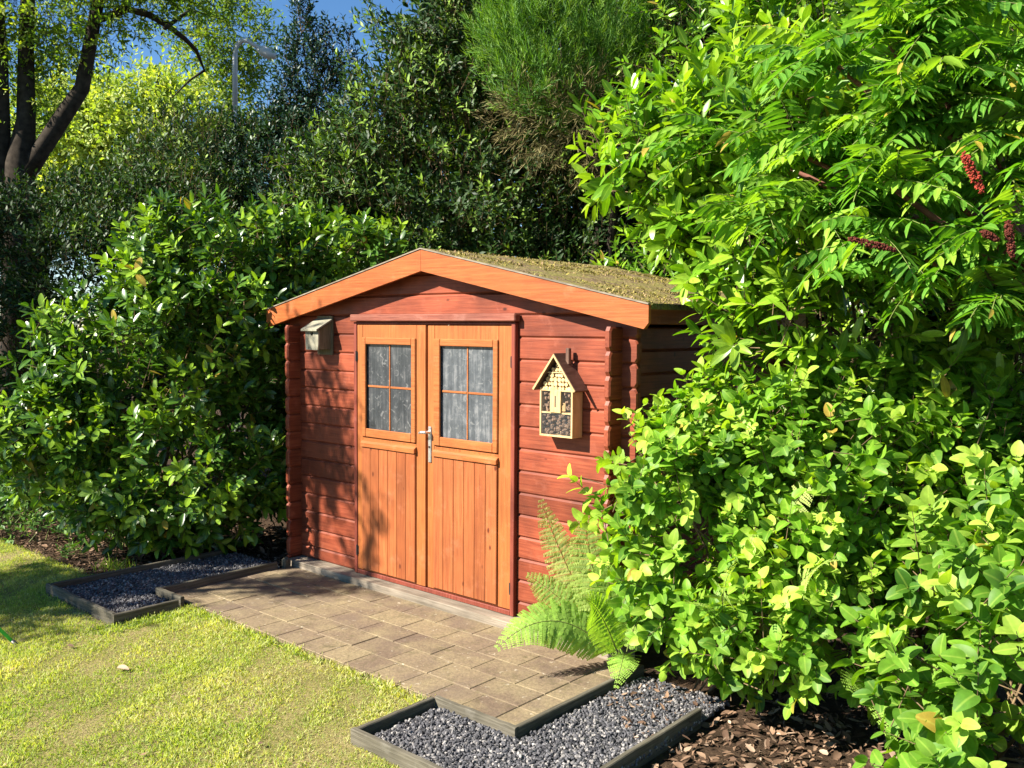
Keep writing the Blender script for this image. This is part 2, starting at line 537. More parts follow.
def leaf_template(rows=4, prof='oval'):
    """returns T (nv,3): across(-1..1), along(0..1), fold(|across|); faces as quads (tips repeat a vertex)"""
    prof_f = {
        'oval': lambda t: math.sin(math.pi * t ** 1.0) ** 0.6,
        'ovate': lambda t: (math.sin(math.pi * t ** 0.78)) ** 0.6,
        'lance': lambda t: math.sin(math.pi * t ** 0.75) ** 0.9,
        'blade': lambda t: (1 - t) ** 0.6 if t > 0.02 else 1.0,
    }[prof]
    ts = [0.06] + [(i + 1) / (rows + 1) * 0.98 for i in range(rows)] + [0.97]
    V = []
    for t in ts:
        wd = max(prof_f(t), 0.04)
        V += [(-wd, t), (0, t), (wd, t)]
    V = np.array(V)
    F = []
    for r in range(len(ts) - 1):
        for k in range(2):
            a = r * 3 + k
            F.append((a, a + 1, a + 4, a + 3))
    return V, np.array(F)


TPL = {
    'oval': leaf_template(4, 'oval'), 'ovate': leaf_template(5, 'ovate'), 'lance': leaf_template(2, 'lance'),
    'small': leaf_template(1, 'oval'),
}


def leaves(P, D, Nn, L, wr, curl, fold, rnd, young, tpl='oval'):
    """arrays of leaves -> verts, faces, attr"""
    V, F = TPL[tpl]
    n = len(P)
    D = nrm(D)
    S = nrm(np.cross(D, Nn))
    Nn = np.cross(S, D)
    L = np.asarray(L).reshape(-1, 1)
    al = V[:, 1][None, :]
    ac = V[:, 0][None, :]
    wv = L * wr * 0.5
    cu = np.asarray(curl).reshape(-1, 1)
    fo = np.asarray(fold).reshape(-1, 1)
    y = al * L
    x = ac * wv
    z = np.abs(ac) * wv * fo - cu * (al ** 2) * L
    X = P[:, None, :] + D[:, None, :] * y[..., None] + S[:, None, :] * x[..., None] + Nn[:, None, :] * z[..., None]
    verts = X.reshape(-1, 3)
    nv = len(V)
    faces = (F[None] + (np.arange(n) * nv)[:, None, None]).reshape(-1, 4)
    attr = np.ones((n, nv, 4))
    attr[:, :, 0] = np.asarray(rnd)[:, None]
    attr[:, :, 1] = np.asarray(young)[:, None]
    attr[:, :, 2] = np.abs(ac)
    return verts, faces, attr.reshape(-1, 4)


def cat(parts):
    vs, fs, at_, o = [], [], [], 0
    for v, f, a in parts:
        vs.append(v); fs.append(f + o); at_.append(a)
        o += len(v)
    return np.concatenate(vs), np.concatenate(fs), np.concatenate(at_)


def sticks(A, B, r0, r1):
    """thin three-sided sticks from A to B"""
    n = len(A)
    D = nrm(B - A)
    ref = np.tile(np.array([[0.3, 0.2, 0.93]]), (n, 1))
    S = nrm(np.cross(D, ref))
    T = np.cross(D, S)
    vs = np.zeros((n, 6, 3))
    for k in range(3):
        t = 2 * math.pi * k / 3
        o = S * math.cos(t) + T * math.sin(t)
        vs[:, k] = A + o * np.reshape(r0, (-1, 1))
        vs[:, 3 + k] = B + o * np.reshape(r1, (-1, 1))
    F = np.array([(0, 1, 4, 3), (1, 2, 5, 4), (2, 0, 3, 5)])
    faces = (F[None] + (np.arange(n) * 6)[:, None, None]).reshape(-1, 4)
    attr = np.ones((n * 6, 4)) * 0.5
    return vs.reshape(-1, 3), faces, attr


def wob(P, s, seed):
    r = np.random.default_rng(seed)
    out = 0
    for i in range(5):
        k = r.normal(size=3) * s * (1 + i * 0.5)
        out = out + np.sin(P @ k + r.uniform(0, 6.28)) / (1 + i * 0.4)
    return out / 3


def envelope(lobes, n, seed, depth=(0.72, 1.05), cull=0.75, up=0.0, wobs=2.0, wobk=0.13, keep_in=0.78, zmin=0.03, gap=None):
    """points spread through the outer shell of a cluster of ellipsoids, with their outward direction"""
    r = np.random.default_rng(seed)
    L = np.array(lobes, float)
    area = (L[:, 3] * L[:, 4] + L[:, 3] * L[:, 5] + L[:, 4] * L[:, 5])
    pr = area / area.sum()
    P, O = [], []
    tot = 0
    while tot < n:
        m_ = int(n * 1.8) + 50
        li = r.choice(len(L), m_, p=pr)
        d = nrm(r.normal(size=(m_, 3)))
        rad = depth[0] + (depth[1] - depth[0]) * r.random(m_) ** 0.6
        c0, rr = L[li, :3], L[li, 3:6]
        base = c0 + d * rr
        rad = rad + wobk * wob(base, wobs, seed + 5)
        p = c0 + d * rr * rad[:, None]
        o = nrm(d / rr)
        ok = p[:, 2] > zmin
        for k in range(len(L)):
            q = (((p - L[k, :3]) / L[k, 3:6]) ** 2).sum(1)
            ok &= ~((q < keep_in ** 2) & (li != k))
        tocam = nrm(np.array([[0, 0, CH]]) - p)
        fac = (o * tocam).sum(1)
        ok &= ~((fac < -0.25) & (r.random(m_) < cull))
        if gap:
            ok &= ~(wob(p, gap[0], seed + 77) < gap[1])
        P.append(p[ok]); O.append(o[ok])
        tot += ok.sum()
    P, O = np.concatenate(P)[:n], np.concatenate(O)[:n]
    return P, O


def shoot_leaves(P, D, k, length, L, wr, seed, tpl='oval', a0=75, a1=25, curl=0.12, fold=0.25, young_p=0.25, young_top=0.5,
                 upness=0.35, phyl=2.4, droop=0.0, size_top=0.75, opposite=False, brow=0.0):
    r = np.random.default_rng(seed)
    n = len(P)
    D = nrm(D)
    ref = nrm(r.normal(size=(n, 3)))
    S = nrm(np.cross(D, ref))
    T = np.cross(D, S)
    ylen = length * r.uniform(0.6, 1.3, n)
    ysh = (r.random(n) < young_p) * r.uniform(0.4, 1.0, n)
    tone = r.random(n)
    parts = []
    ph0 = r.uniform(0, 6.28, n)
    for i in range(k):
        t = (i + 0.5) / k
        if opposite:
            ph = ph0 + (i // 2) * (math.pi / 2) + (i % 2) * math.pi + r.normal(0, 0.2, n)
            t = (i // 2 + 0.5) / (k / 2)
        else:
            ph = ph0 + i * phyl + r.normal(0, 0.25, n)
        al = np.radians(a0 + (a1 - a0) * t + r.normal(0, 9, n))
        rad = S * np.cos(ph)[:, None] + T * np.sin(ph)[:, None]
        ld = D * np.cos(al)[:, None] + rad * np.sin(al)[:, None]
        ld[:, 2] -= droop * (1 - 0.5 * t)
        ld = nrm(ld + r.normal(0, 0.08, (n, 3)))
        nn = D * np.sin(al)[:, None] - rad * np.cos(al)[:, None] * 0.6
        nn[:, 2] += upness
        nn = nrm(nn + r.normal(0, 0.15, (n, 3)))
        base = P + D * (ylen * t)[:, None] + rad * 0.004
        sz = L * (1 + (size_top - 1) * t) * r.uniform(0.75, 1.2, n)
        yg = np.clip(ysh * (0.35 + young_top * t * 1.4) + r.normal(0, 0.05, n), 0, 1)
        rn = np.clip(tone * 0.6 + r.random(n) * 0.4, 0, 1)
        parts.append(leaves(base, ld, nn, sz, wr * r.uniform(0.85, 1.15, (n, 1)), curl * r.uniform(0.2, 2.0, n), fold * r.uniform(0.3, 1.6, n), rn, yg, tpl))
    st = sticks(P - D * length * 0.7, P + D * ylen[:, None] * 0.95, np.full(n, 0.0028), np.full(n, 0.0014))
    return cat(parts), st


def limbs(mb, base, targets, r0, seed, seg=5, wobble=0.08, sides=6, rend=0.006):
    rr = random.Random(seed)
    base = Vector(base)
    for tg in targets:
        tg = Vector(tg)
        pts, rad = [], []
        off = Vector((rr.uniform(-.06, .06), rr.uniform(-.06, .06), 0))
        ln = (tg - base).length
        for i in range(seg + 1):
            t = i / seg
            q = (base + off).lerp(tg, t)
            q.z = base.z + (tg.z - base.z) * (t ** 0.8)
            q += Vector((rr.uniform(-1, 1), rr.uniform(-1, 1), rr.uniform(-.5, .5))) * wobble * ln * math.sin(math.pi * t)
            pts.append(q)
            rad.append(r0 * (1 - t) + rend * t)
        mb.tube(pts, rad, sides)


def shrub(name, label, cat_, lobes, n, mat, seed, L, wr, k=8, length=0.14, base=None, group=None, nstem=14, stem_r=0.018,
          up=0.5, out=0.7, jit=0.35, env=None, **kw):
    base = base or (lobes[0][0], lobes[0][1], 0)
    root = empty(name, (base[0], base[1], -0.07))
    tag(root, label, cat_, group)
    P, O = envelope(lobes, n, seed, **(env or {}))
    r = np.random.default_rng(seed + 1)
    D = O * out + np.array([[0, 0, up]]) + r.normal(0, jit, O.shape)
    (v, f, a), (sv, sf, sa) = shoot_leaves(P, D, k, length, L, wr, seed + 2, **kw)
    np_mesh('foliage', v, f, mat, root, a)
    np_mesh('twigs', sv, sf, M['twig'], root, sa)
    mb = MB()
    idx = r.choice(len(P), nstem, replace=False)
    c0 = np.array([l[:3] for l in lobes]).mean(0)
    tg = [P[i] * 0.8 + c0 * 0.2 for i in idx]
    bs = Vector(root.location)
    rr = random.Random(seed)
    for t in tg:
        limbs(mb, bs + Vector((rr.uniform(-.25, .25), rr.uniform(-.2, .2), 0)), [t], stem_r * rr.uniform(.6, 1.2), rr.randint(0, 9999))
    st = mb.build('stem', M['twig'], root, smooth=True, fix=False)
    st.matrix_parent_inverse = Matrix.Translation(-bs)
    return root


# ================================================================== GROUND
def sheet(name, pts, z, mat, sub=0):
    mb = MB()
    mb.add([(p[0], p[1], z) for p in pts], [tuple(range(len(pts)))])
    o = mb.build(name, mat)
    tag(o, kind='structure')
    return o


GZ = -0.085
sheet('ground', [(-150, -60), (150, -60), (150, 260), (-150, 260)], GZ, M['soil'])
LAWN = [(-9, 1.25), (-2.735, 1.2), (-2.735, 1.6), (-1.79, 1.6), (-1.79, 1.10), (0.465, 1.10), (0.465, 1.585), (1.50, 1.585), (1.60, 2.2), (2.4, 4.2), (-9, 6.5)]
sheet('lawn', [tuple(W(u, v)[:2]) for u, v in LAWN], GZ + 0.018, M['lawn'])


def inpoly(u, v, poly):
    ins = np.zeros(len(u), bool)
    n = len(poly)
    for i in range(n):
        x1, y1 = poly[i]; x2, y2 = poly[(i + 1) % n]
        c_ = ((y1 > v) != (y2 > v)) & (u < (x2 - x1) * (v - y1) / (y2 - y1 + 1e-12) + x1)
        ins ^= c_
    return ins


def in_view(X, Y, margin=0.12):
    return (np.abs(X) < (0.563 + margin) * Y + 0.2) & (Y > 3.3) & (Y < 9)


def uvw(u, v, z):
    return np.stack([OX + u * math.cos(TH) - v * math.sin(TH), OY - u * math.sin(TH) - v * math.cos(TH), z], -1)


# grass
n0 = 800000
u, v = rng.uniform(-5.5, 2.2, n0), rng.uniform(1.05, 4.5, n0)
ok = inpoly(u + rng.normal(0, .012, n0), v + rng.normal(0, .02, n0), LAWN)
P = uvw(u, v, np.full(n0, GZ + 0.016))
ok &= in_view(P[:, 0], P[:, 1], .06)
P = P[ok]
w1, w2 = wob(P, 2.2, 3), wob(P, 9, 4)
dens = np.clip(0.70 + 0.25 * w1 + 0.40 * w2 + 0.45 * wob(P, 34, 8), 0.12, 1)
P = P[rng.random(len(P)) < dens]
w1, w2 = wob(P, 2.2, 3), wob(P, 9, 4)
n1 = len(P)
uu, vv = UV(P[:, 0], P[:, 1])
edge = ((np.abs(vv - 1.12) < 0.05) & (uu > -1.8) & (uu < .47)) | (np.abs(uu + 1.72) < .09) & (vv < 1.75)
hgt = rng.uniform(0.010, 0.025, n1) * (1 + 0.5 * w2) + edge * rng.uniform(0, 0.02, n1)
D = np.stack([rng.normal(0, .8, n1), rng.normal(0, .8, n1), np.ones(n1)], -1)
Nn = np.stack([rng.normal(0, 1, n1), rng.normal(0, 1, n1), np.full(n1, .3)], -1)
straw = np.clip(0.36 - 0.35 * w1 + 0.22 * w2 + rng.normal(0, .25, n1), 0, 1)
gv, gf, ga = leaves(P, D, Nn, hgt, 0.17, rng.uniform(0, .5, n1), np.zeros(n1), np.clip(rng.random(n1) + .25 * w2, 0, 1), straw, 'small')
tag(np_mesh('grass', gv, gf, M['grass'], None, ga), 'short yellow green grass of the sunlit lawn', 'grass', kind='stuff')

# patio: pavers as one mesh
pv, pf, pa = [], [], []


def paver(u0, u1, v0, v1, z, tone):
    g = 0.0018
    b = 0.0035
    u0 += g; u1 -= g; v0 += g; v1 -= g
    dz = [random.uniform(-.0005, .0005) for _ in range(4)]
    n_ = len(pv)
    cs = [(u0, v0), (u1, v0), (u1, v1), (u0, v1)]
    ci = [(u0 + b, v0 + b), (u1 - b, v0 + b), (u1 - b, v1 - b), (u0 + b, v1 - b)]
    for (a, c_) in cs: pv.append(tuple(W(a, c_, z - .035)))
    for (a, c_), d in zip(cs, dz): pv.append(tuple(W(a, c_, z - b + d)))
    for (a, c_), d in zip(ci, dz): pv.append(tuple(W(a, c_, z + d)))
    for k in range(4):
        j = (k + 1) % 4
        pf.append((n_ + k, n_ + 4 + k, n_ + 4 + j, n_ + j))
        pf.append((n_ + 4 + k, n_ + 8 + k, n_ + 8 + j, n_ + 4 + j))
    pf.append((n_ + 8, n_ + 11, n_ + 10, n_ + 9))
    for _ in range(12): pa.append((tone, 0, 0, 1))


vrows = [0.128, 0.315, 0.505, 0.70, 0.895, 1.092]
for r_ in range(5):
    a = -2.085
    stp = [0.30, 0.30, 0.30, 0.30, 0.205][r_]
    first = [0.21, 0.12, 0.27, 0.15, 0.19][r_]
    x1 = a + first
    while True:
        x1e = min(x1, 0.775)
        if 0.775 - x1e < 0.08: x1e = 0.775
        paver(a, x1e, vrows[r_], vrows[r_ + 1], -0.048 + random.uniform(-.002, .002), random.random())
        if x1e >= 0.775: break
        a, x1 = x1e, x1e + stp
for k in range(5):
    paver(0.775, 0.965, vrows[k], vrows[k + 1], -0.048 + random.uniform(-.002, .002), random.random())
pav = np_mesh('patio', np.array(pv), np.array(pf), M['paver'], None, np.array(pa), smooth=False)
tag(pav, kind='structure')
jt = MB(); q = [W(-2.09, .1), W(.97, .1), W(.97, 1.095), W(-2.09, 1.095)]
jt.add([(p.x, p.y, -.0515) for p in q], [(0, 1, 2, 3)])
o = jt.build('patio_joint_sand', plain('joint_moss', (0.19, 0.15, 0.09), 1.0, spec=0.1, var=.5, scale=60)); tag(o, kind='structure')

# edging boards ----------------------------------------------------
BT = 0.026


def edging(u0, v0, u1, v1, label, top=0.0, h=0.11, side=1):
    a, b = W(u0, v0), W(u1, v1)
    L_ = (b - a).length
    rz = math.atan2((b - a).y, (b - a).x)
    mb = MB()
    nseg = 10
    vs, fs = [], []
    rr = random.Random(int(abs(u0 * 77 + v0 * 31) * 10))
    ws = 0
    for i in range(nseg + 1):
        x = L_ * i / nseg
        ws = 0.7 * ws + rr.uniform(-.0015, .0015)
        dz = rr.uniform(-.0012, .0012)
        y0, y1 = (0, BT) if side > 0 else (-BT, 0)
        vs += [(x, y0 + ws, top - h), (x, y0 + ws, top - .004 + dz), (x, y0 + .004 + ws, top + dz),
               (x, y1 - .004 + ws, top + dz), (x, y1 + ws, top - .004 + dz), (x, y1 + ws, top - h)]
    for i in range(nseg):
        for k in range(5):
            fs.append((i * 6 + k, i * 6 + k + 1, i * 6 + 6 + k + 1, i * 6 + 6 + k))
    fs += [tuple(range(6)), tuple(range(nseg * 6, nseg * 6 + 6))]
    mb.add(vs, fs)
    o = mb.build('edging_board', M['greyh'], loc=(a.x, a.y, 0), rz=rz)
    tag(o, label, 'edging board', 'weathered timber boards edging the gravel beds')
    return o


T = BT
edging(-2.115, 0.24, -2.115, 1.15, 'long weathered timber board between the paved area and the left gravel bed', side=1)
edging(-2.115, 1.15, -1.80, 1.15, 'short pale timber board at the front left corner of the paved area', side=1, top=.002)
edging(-1.80, 1.15 + T, -1.80, 1.585, 'short timber board beside the shaded grass at the right end of the left gravel bed', side=1, top=-.003)
edging(-1.80 - .0, 1.585, -2.735, 1.585, 'mossy timber board along the lawn at the front of the left gravel bed', side=-1, top=.001)
edging(-2.715, 1.55, -2.715, 0.30, 'timber board between the soil bed and the far side of the left gravel bed', side=1, top=-.004)
edging(0.49, 1.13, 0.98, 1.13, 'green tinged timber board across the right front corner of the paved area', side=-1, top=.0)
edging(0.98, 1.13, 0.98, 0.16, 'timber board between the paved area and the right gravel bed, running to the fern', side=1, top=-.003)
edging(0.49, 1.60, 0.49, 1.13 + T, 'short timber board between the lawn and the left end of the right gravel bed', side=1, top=-.002)
edging(0.465, 1.60, 1.50, 1.60, 'timber board along the lawn at the front of the right gravel bed', side=-1, top=.001)
edging(1.475, 1.57, 1.475, 0.45, 'timber board between the right gravel bed and the dry leaf litter', side=1, top=.002)


def stones(poly, cnt, z0, seed, name, label, lay=0.02):
    r = np.random.default_rng(seed)
    us, vs = [p[0] for p in poly], [p[1] for p in poly]
    u, v = r.uniform(min(us), max(us), cnt * 3), r.uniform(min(vs), max(vs), cnt * 3)
    ok = inpoly(u, v, poly)
    u, v = u[ok][:cnt], v[ok][:cnt]
    n_ = len(u)
    # jittered octahedral stone with 14 verts (cube-ish)
    cube = np.array([(x, y, z) for x in (-1, 1) for y in (-1, 1) for z in (-1, 1)], float) * 0.72
    ext = np.array([(1.1, 0, 0), (-1.1, 0, 0), (0, 1.1, 0), (0, -1.1, 0), (0, 0, 1.05), (0, 0, -1.05)])
    base = np.concatenate([cube, ext])
    F = []
    def ci(x, y, z): return (x > 0) * 4 + (y > 0) * 2 + (z > 0)
    for ax, (e, s) in enumerate([(8, 1), (9, -1), (10, 1), (11, -1), (12, 1), (13, -1)]):
        a = ax // 2
        ring = []
        for (p_, q_) in ((-1, -1), (1, -1), (1, 1), (-1, 1)):
            c_ = [0, 0, 0]; c_[a] = s; o_ = [i for i in range(3) if i != a]; c_[o_[0]] = p_; c_[o_[1]] = q_
            ring.append(ci(*c_))
        for k in range(4): F.append((ring[k], ring[(k + 1) % 4], e))
    F = np.array(F)
    sz = r.uniform(0.004, 0.0092, n_)
    V = base[None] * (1 + r.uniform(-.25, .25, (n_, 14, 3)))
    V = V * sz[:, None, None] * r.uniform([.8, .8, .45], [1.5, 1.1, .9], (n_, 3))[:, None, :]
    q = nrm(r.normal(size=(n_, 4)))
    w_, x, y, z = q.T
    Rm = np.stack([1 - 2 * (y * y + z * z), 2 * (x * y - z * w_), 2 * (x * z + y * w_), 2 * (x * y + z * w_), 1 - 2 * (x * x + z * z), 2 * (y * z - x * w_),
                   2 * (x * z - y * w_), 2 * (y * z + x * w_), 1 - 2 * (x * x + y * y)], -1).reshape(-1, 3, 3)
    V = np.einsum('nij,nkj->nki', Rm, V)
    C_ = uvw(u, v, z0 + r.uniform(0, lay, n_))
    V = V + C_[:, None, :]
    faces = (F[None] + (np.arange(n_) * 14)[:, None, None]).reshape(-1, 3)
    attr = np.ones((n_, 14, 4))
    attr[:, :, 0] = r.random(n_)[:, None]
    attr[:, :, 1] = ((r.random(n_) < .22) * r.uniform(.3, 1, n_))[:, None]
    o = np_mesh(name, V.reshape(-1, 3), faces, M['gravel'], None, attr.reshape(-1, 4), smooth=False)
    tag(o, label, 'gravel', kind='stuff')


stones([(-2.69, .2), (-2.115, .2), (-2.115, 1.17), (-1.825, 1.17), (-1.825, 1.56), (-2.69, 1.56)], 15000, -.055, 5, 'gravel', 'dark slate gravel filling the L shaped bed left of the paving')
stones([(0.515, 1.155), (1.005, 1.155), (1.005, .2), (1.475, .2), (1.475, 1.575), (0.515, 1.575)], 17000, -.06, 6, 'gravel', 'grey slate gravel filling the bed right of the paving')
for poly in ([(-2.69, .2), (-2.115, .2), (-2.115, 1.17), (-1.825, 1.17), (-1.825, 1.56), (-2.69, 1.56)], [(0.515, 1.155), (1.005, 1.155), (1.005, .2), (1.475, .2), (1.475, 1.575), (0.515, 1.575)]):
    sheet('gravel_bed_ground', [tuple(W(a, b)[:2]) for a, b in poly], -.06, plain('gravel_bed_base', (.05, .05, .052), 1.0, spec=.1, var=.6, scale=80))


def litter(polyW, cnt, seed, label, size=(.012, .075), z0=GZ + .005, young=.3, lift=.03):
    r = np.random.default_rng(seed)
    xs, ys = [p[0] for p in polyW], [p[1] for p in polyW]
    X, Y = r.uniform(min(xs), max(xs), cnt * 3), r.uniform(min(ys), max(ys), cnt * 3)
    ok = inpoly(X, Y, polyW)
    X, Y = X[ok][:cnt], Y[ok][:cnt]
    n_ = len(X)
    P = np.stack([X, Y, z0 + r.uniform(0, lift, n_)], -1)
    D = np.stack([r.normal(size=n_), r.normal(size=n_), r.normal(0, .25, n_)], -1)
    Nn = np.stack([r.normal(0, .35, n_), r.normal(0, .35, n_), np.ones(n_)], -1)
    v, f, a = leaves(P, D, Nn, size[0] + (size[1] - size[0]) * r.random(n_) ** 2, r.uniform(.15, .6, (n_, 1)), r.uniform(-.5, .5, n_), r.uniform(-.3, 1, n_), r.random(n_), (r.random(n_) < young) * r.random(n_), 'lance')
    tag(np_mesh('leaf_litter', v, f, M['litter'], None, a), label, 'dead leaves', kind='stuff')


wl = lambda pts: [tuple(W(a, b)[:2]) for a, b in pts]
litter(wl([(1.51, -.3), (3.6, -.3), (3.6, 2.9), (1.8, 2.9), (1.51, 1.65)]), 9000, 21, 'dry brown leaf litter under the hydrangeas at the bottom right')
litter(wl([(-2.75, -.6), (-2.2, -.6), (-2.2, .2), (-2.75, .3), (-2.75, 1.2), (-3.6, 1.2), (-5.6, 1.25), (-5.6, -.6)]), 7000, 22, 'dark brown leaf litter in the shaded bed behind the left gravel', young=.15)

litter(wl([(1.0, .2), (1.47, .2), (1.47, .9), (1.0, .6)]), 170, 23, 'brown leaf scraps scattered on the back of the right gravel bed', size=(.012, .045), z0=-.035, lift=.01)
litter(wl([(-3.4, 1.7), (1.3, 1.7), (1.3, 3.0), (-3.4, 3.0)]), 60, 24, 'a few small dry leaf scraps spread over the lawn', size=(.010, .035), z0=GZ + .03, lift=.01, young=.6)
# ================================================================== SHED
C0 = -0.725          # centre of the front
HS = 1.42            # half distance of the side walls
DEP = 1.85
SL = 0.2175          # roof pitch (rise over run)
AP = 2.185           # ridge height
LZ = [0.085 - 0.13 + 0.13 * k for k in range(0, 20)]
shed = empty('garden_shed', W(0, 0, 0), -TH)
tag(shed, 'small red log garden shed with orange double doors and a mossy felt roof', 'shed')


def roof_under(x):
    return AP - 0.05 - SL * abs(x - C0)


def front_board(mb, u0, u1, z0, z1, endl=False, endr=False, y0=-0.0, y1=0.038):
    ce, cz = 0.013, 0.022
    zt0, zt1 = z1, z1
    # clip against the roof underside
    def cx(z):  # half width allowed at height z
        return (AP - 0.052 - z) / SL
    a1, b1 = max(u0, C0 - cx(z1)), min(u1, C0 + cx(z1))
    a0, b0 = max(u0, C0 - cx(z0)), min(u1, C0 + cx(z0))
    if b0 - a0 < 0.02: return
    if b1 - a1 < 0.02:
        m_ = min(max(C0, u0), u1)
        zz = min(z1, AP - 0.052 - SL * abs(m_ - C0))
        ol = [(a0, z0), (b0, z0), (m_, zz)]
        mb.slab(ol, y0, y1, 'y'); return
    ol = []
    clip = a1 > u0 + 1e-4 or b1 < u1 - 1e-4
    if endl and not clip: ol += [(a0 + ce, z0), ]
    else: ol += [(a0, z0)]
    if endr and not clip: ol += [(b0 - ce, z0), (b0, z0 + cz), (b1, z1 - cz), (b1 - ce, z1)]
    elif clip and b0 > b1 and b0 - b1 > 1e-4:
        ol += [(b0, z0), (b1, z1)]
    else: ol += [(b0, z0), (b1, z1)]
    if endl and not clip: ol += [(a1 + ce, z1), (a1, z1 - cz), (a0, z0 + cz)]
    else: ol += [(a1, z1)]
    mb.slab(ol, y0, y1, 'y', cham_lo=0.0105, cd=0.0095)


dl, dr, dtop = -1.475, -0.012, 1.735
mb = MB()
for k in range(19):
    z0, z1 = LZ[k], LZ[k + 1]
    z0 = max(z0, -0.003)
    if z0 > AP: break
    z1 -= 0.0012
    if z0 < dtop - 0.01:
        front_board(mb, C0 - 1.535, dl + .004, z0, min(z1, 9), endl=True)
        front_board(mb, dr - .004, C0 + 1.535, z0, min(z1, 9), endr=True)
        if z1 > dtop + 0.02:
            front_board(mb, dl + .0045, dr - .0045, dtop, z1, y0=.001)
    else:
        front_board(mb, C0 - 1.535, C0 + 1.535, z0, z1, endl=z1 < 1.75, endr=z1 < 1.75)
mb.build('wall', M['red'], shed)
# side walls: board joints sit half a board off the front ones
for s in (-1, 1):
    mb = MB()
    for k in range(15):
        z0 = -0.045 + 0.065 + 0.13 * (k - 1); z1 = z0 + 0.1288
        z0 = max(z0, -.003)
        if z1 > 1.80: break
        ce, cz = .013, .022
        y0, y1 = -0.112, DEP + .085
        ol = [(y0 + ce, z0), (y1 - ce, z0), (y1, z0 + cz), (y1, z1 - cz), (y1 - ce, z1), (y0 + ce, z1), (y0, z1 - cz), (y0, z0 + cz)]
        xo = C0 + s * (HS + .02); xi = C0 + s * (HS - .02)
        mb.slab(ol, min(xo, xi), max(xo, xi), 'x', cham_lo=.009, cham_hi=.009)
    mb.build('wall', M['red_side'], shed)
mb = MB()
for k in range(19):
    z0, z1 = max(LZ[k], 0), LZ[k + 1] - .0012
    front_board(mb, C0 - 1.535, C0 + 1.535, z0, z1, endl=z1 < 1.75, endr=z1 < 1.75, y0=DEP - .038, y1=DEP)
mb.build('wall', M['red'], shed)
mb = MB()
mb.box(C0 - HS + .02, C0 + HS - .02, .04, DEP - .04, .0, .02)
mb.build('floor', M['dark'], shed)

# roof
YF, YB = -0.083, DEP + 0.14
for s in (-1, 1):
    mb = MB()
    e = 1.655
    ol = [(C0, AP - .008), (C0 + s * e, AP - .008 - SL * e), (C0 + s * e, AP - .034 - SL * e), (C0, AP - .034)]
    mb.slab(ol, YF + .001, YB, 'y')
    for yy in (0.5, 1.3):
        pass
    rf = mb.build('roof', M['red_side'], shed)
    # felt: a slightly lumpy sheet
    nx, ny = 46, 56
    vs, fs = [], []
    for j in range(ny + 1):
        for i in range(nx + 1):
            x = C0 + s * (e + .006) * i / nx
            y = YF - .006 + (YB + .008 - YF) * j / ny
            h = .006 * math.sin(x * 13 + y * 5) * math.sin(y * 11 - x * 3) + .004 * math.sin(x * 41 + 2) * math.sin(y * 37)
            h = h * min(1, j / 3, i / 3 + .3, (nx - i) / 3) + .004
            vs.append((x, y, AP - SL * abs(x - C0) + max(h, .0)))
    n_ = len(vs)
    for j in range(ny):
        for i in range(nx):
            a = j * (nx + 1) + i
            fs.append((a, a + 1, a + nx + 2, a + nx + 1))
    # front and eave edges turned down
    for i in range(nx + 1):
        x = C0 + s * (e + .006) * i / nx
        vs.append((x, YF - .006, AP - SL * abs(x - C0) - .006))
    for i in range(nx): fs.append((i, i + 1, n_ + i + 1, n_ + i))
    n2 = len(vs)
    for j in range(ny + 1):
        p_ = vs[j * (nx + 1) + nx]
        vs.append((p_[0] + s * .002, p_[1], p_[2] - .03))
    for j in range(ny): fs.append((j * (nx + 1) + nx, (j + 1) * (nx + 1) + nx, n2 + j + 1, n2 + j))
    mf = MB(); mf.add(vs, fs)
    ft = mf.build('roof_felt', M['moss'], shed, smooth=True)
    # moss tufts and fallen bits growing over the felt
    cnt = 26000 if s > 0 else 6000
    r = np.random.default_rng(31 + s)
    X = C0 + s * r.uniform(0.0, e, cnt); Yl = r.uniform(YF - .01, YB, cnt)
    Pq = np.stack([X, Yl, np.zeros(cnt)], -1)
    ok = wob(Pq, 6, 9) + r.normal(0, .2, cnt) > .18
    X, Yl = X[ok], Yl[ok]; c2 = len(X)
    Pl = np.stack([X, Yl, AP - SL * np.abs(X - C0) + .001], -1)
    D = np.stack([r.normal(0, .8, c2), r.normal(0, .8, c2), r.uniform(.25, 1, c2)], -1)
    v_, f_, a_ = leaves(Pl, D, nrm(r.normal(size=(c2, 3)) + np.array([[0, 0, .6]])), r.uniform(.006, .017, c2) * (1 + 1.0 * np.clip(wob(Pl, 7, 13), 0, 1)), .5, r.uniform(-.3, .5, c2), np.zeros(c2), r.random(c2), (r.random(c2) < .3) * r.random(c2), 'small')
    mo = np_mesh('moss', v_, f_, M['mossbit'], None, a_)
    mo.parent = ft
    tag(mo, kind='stuff')

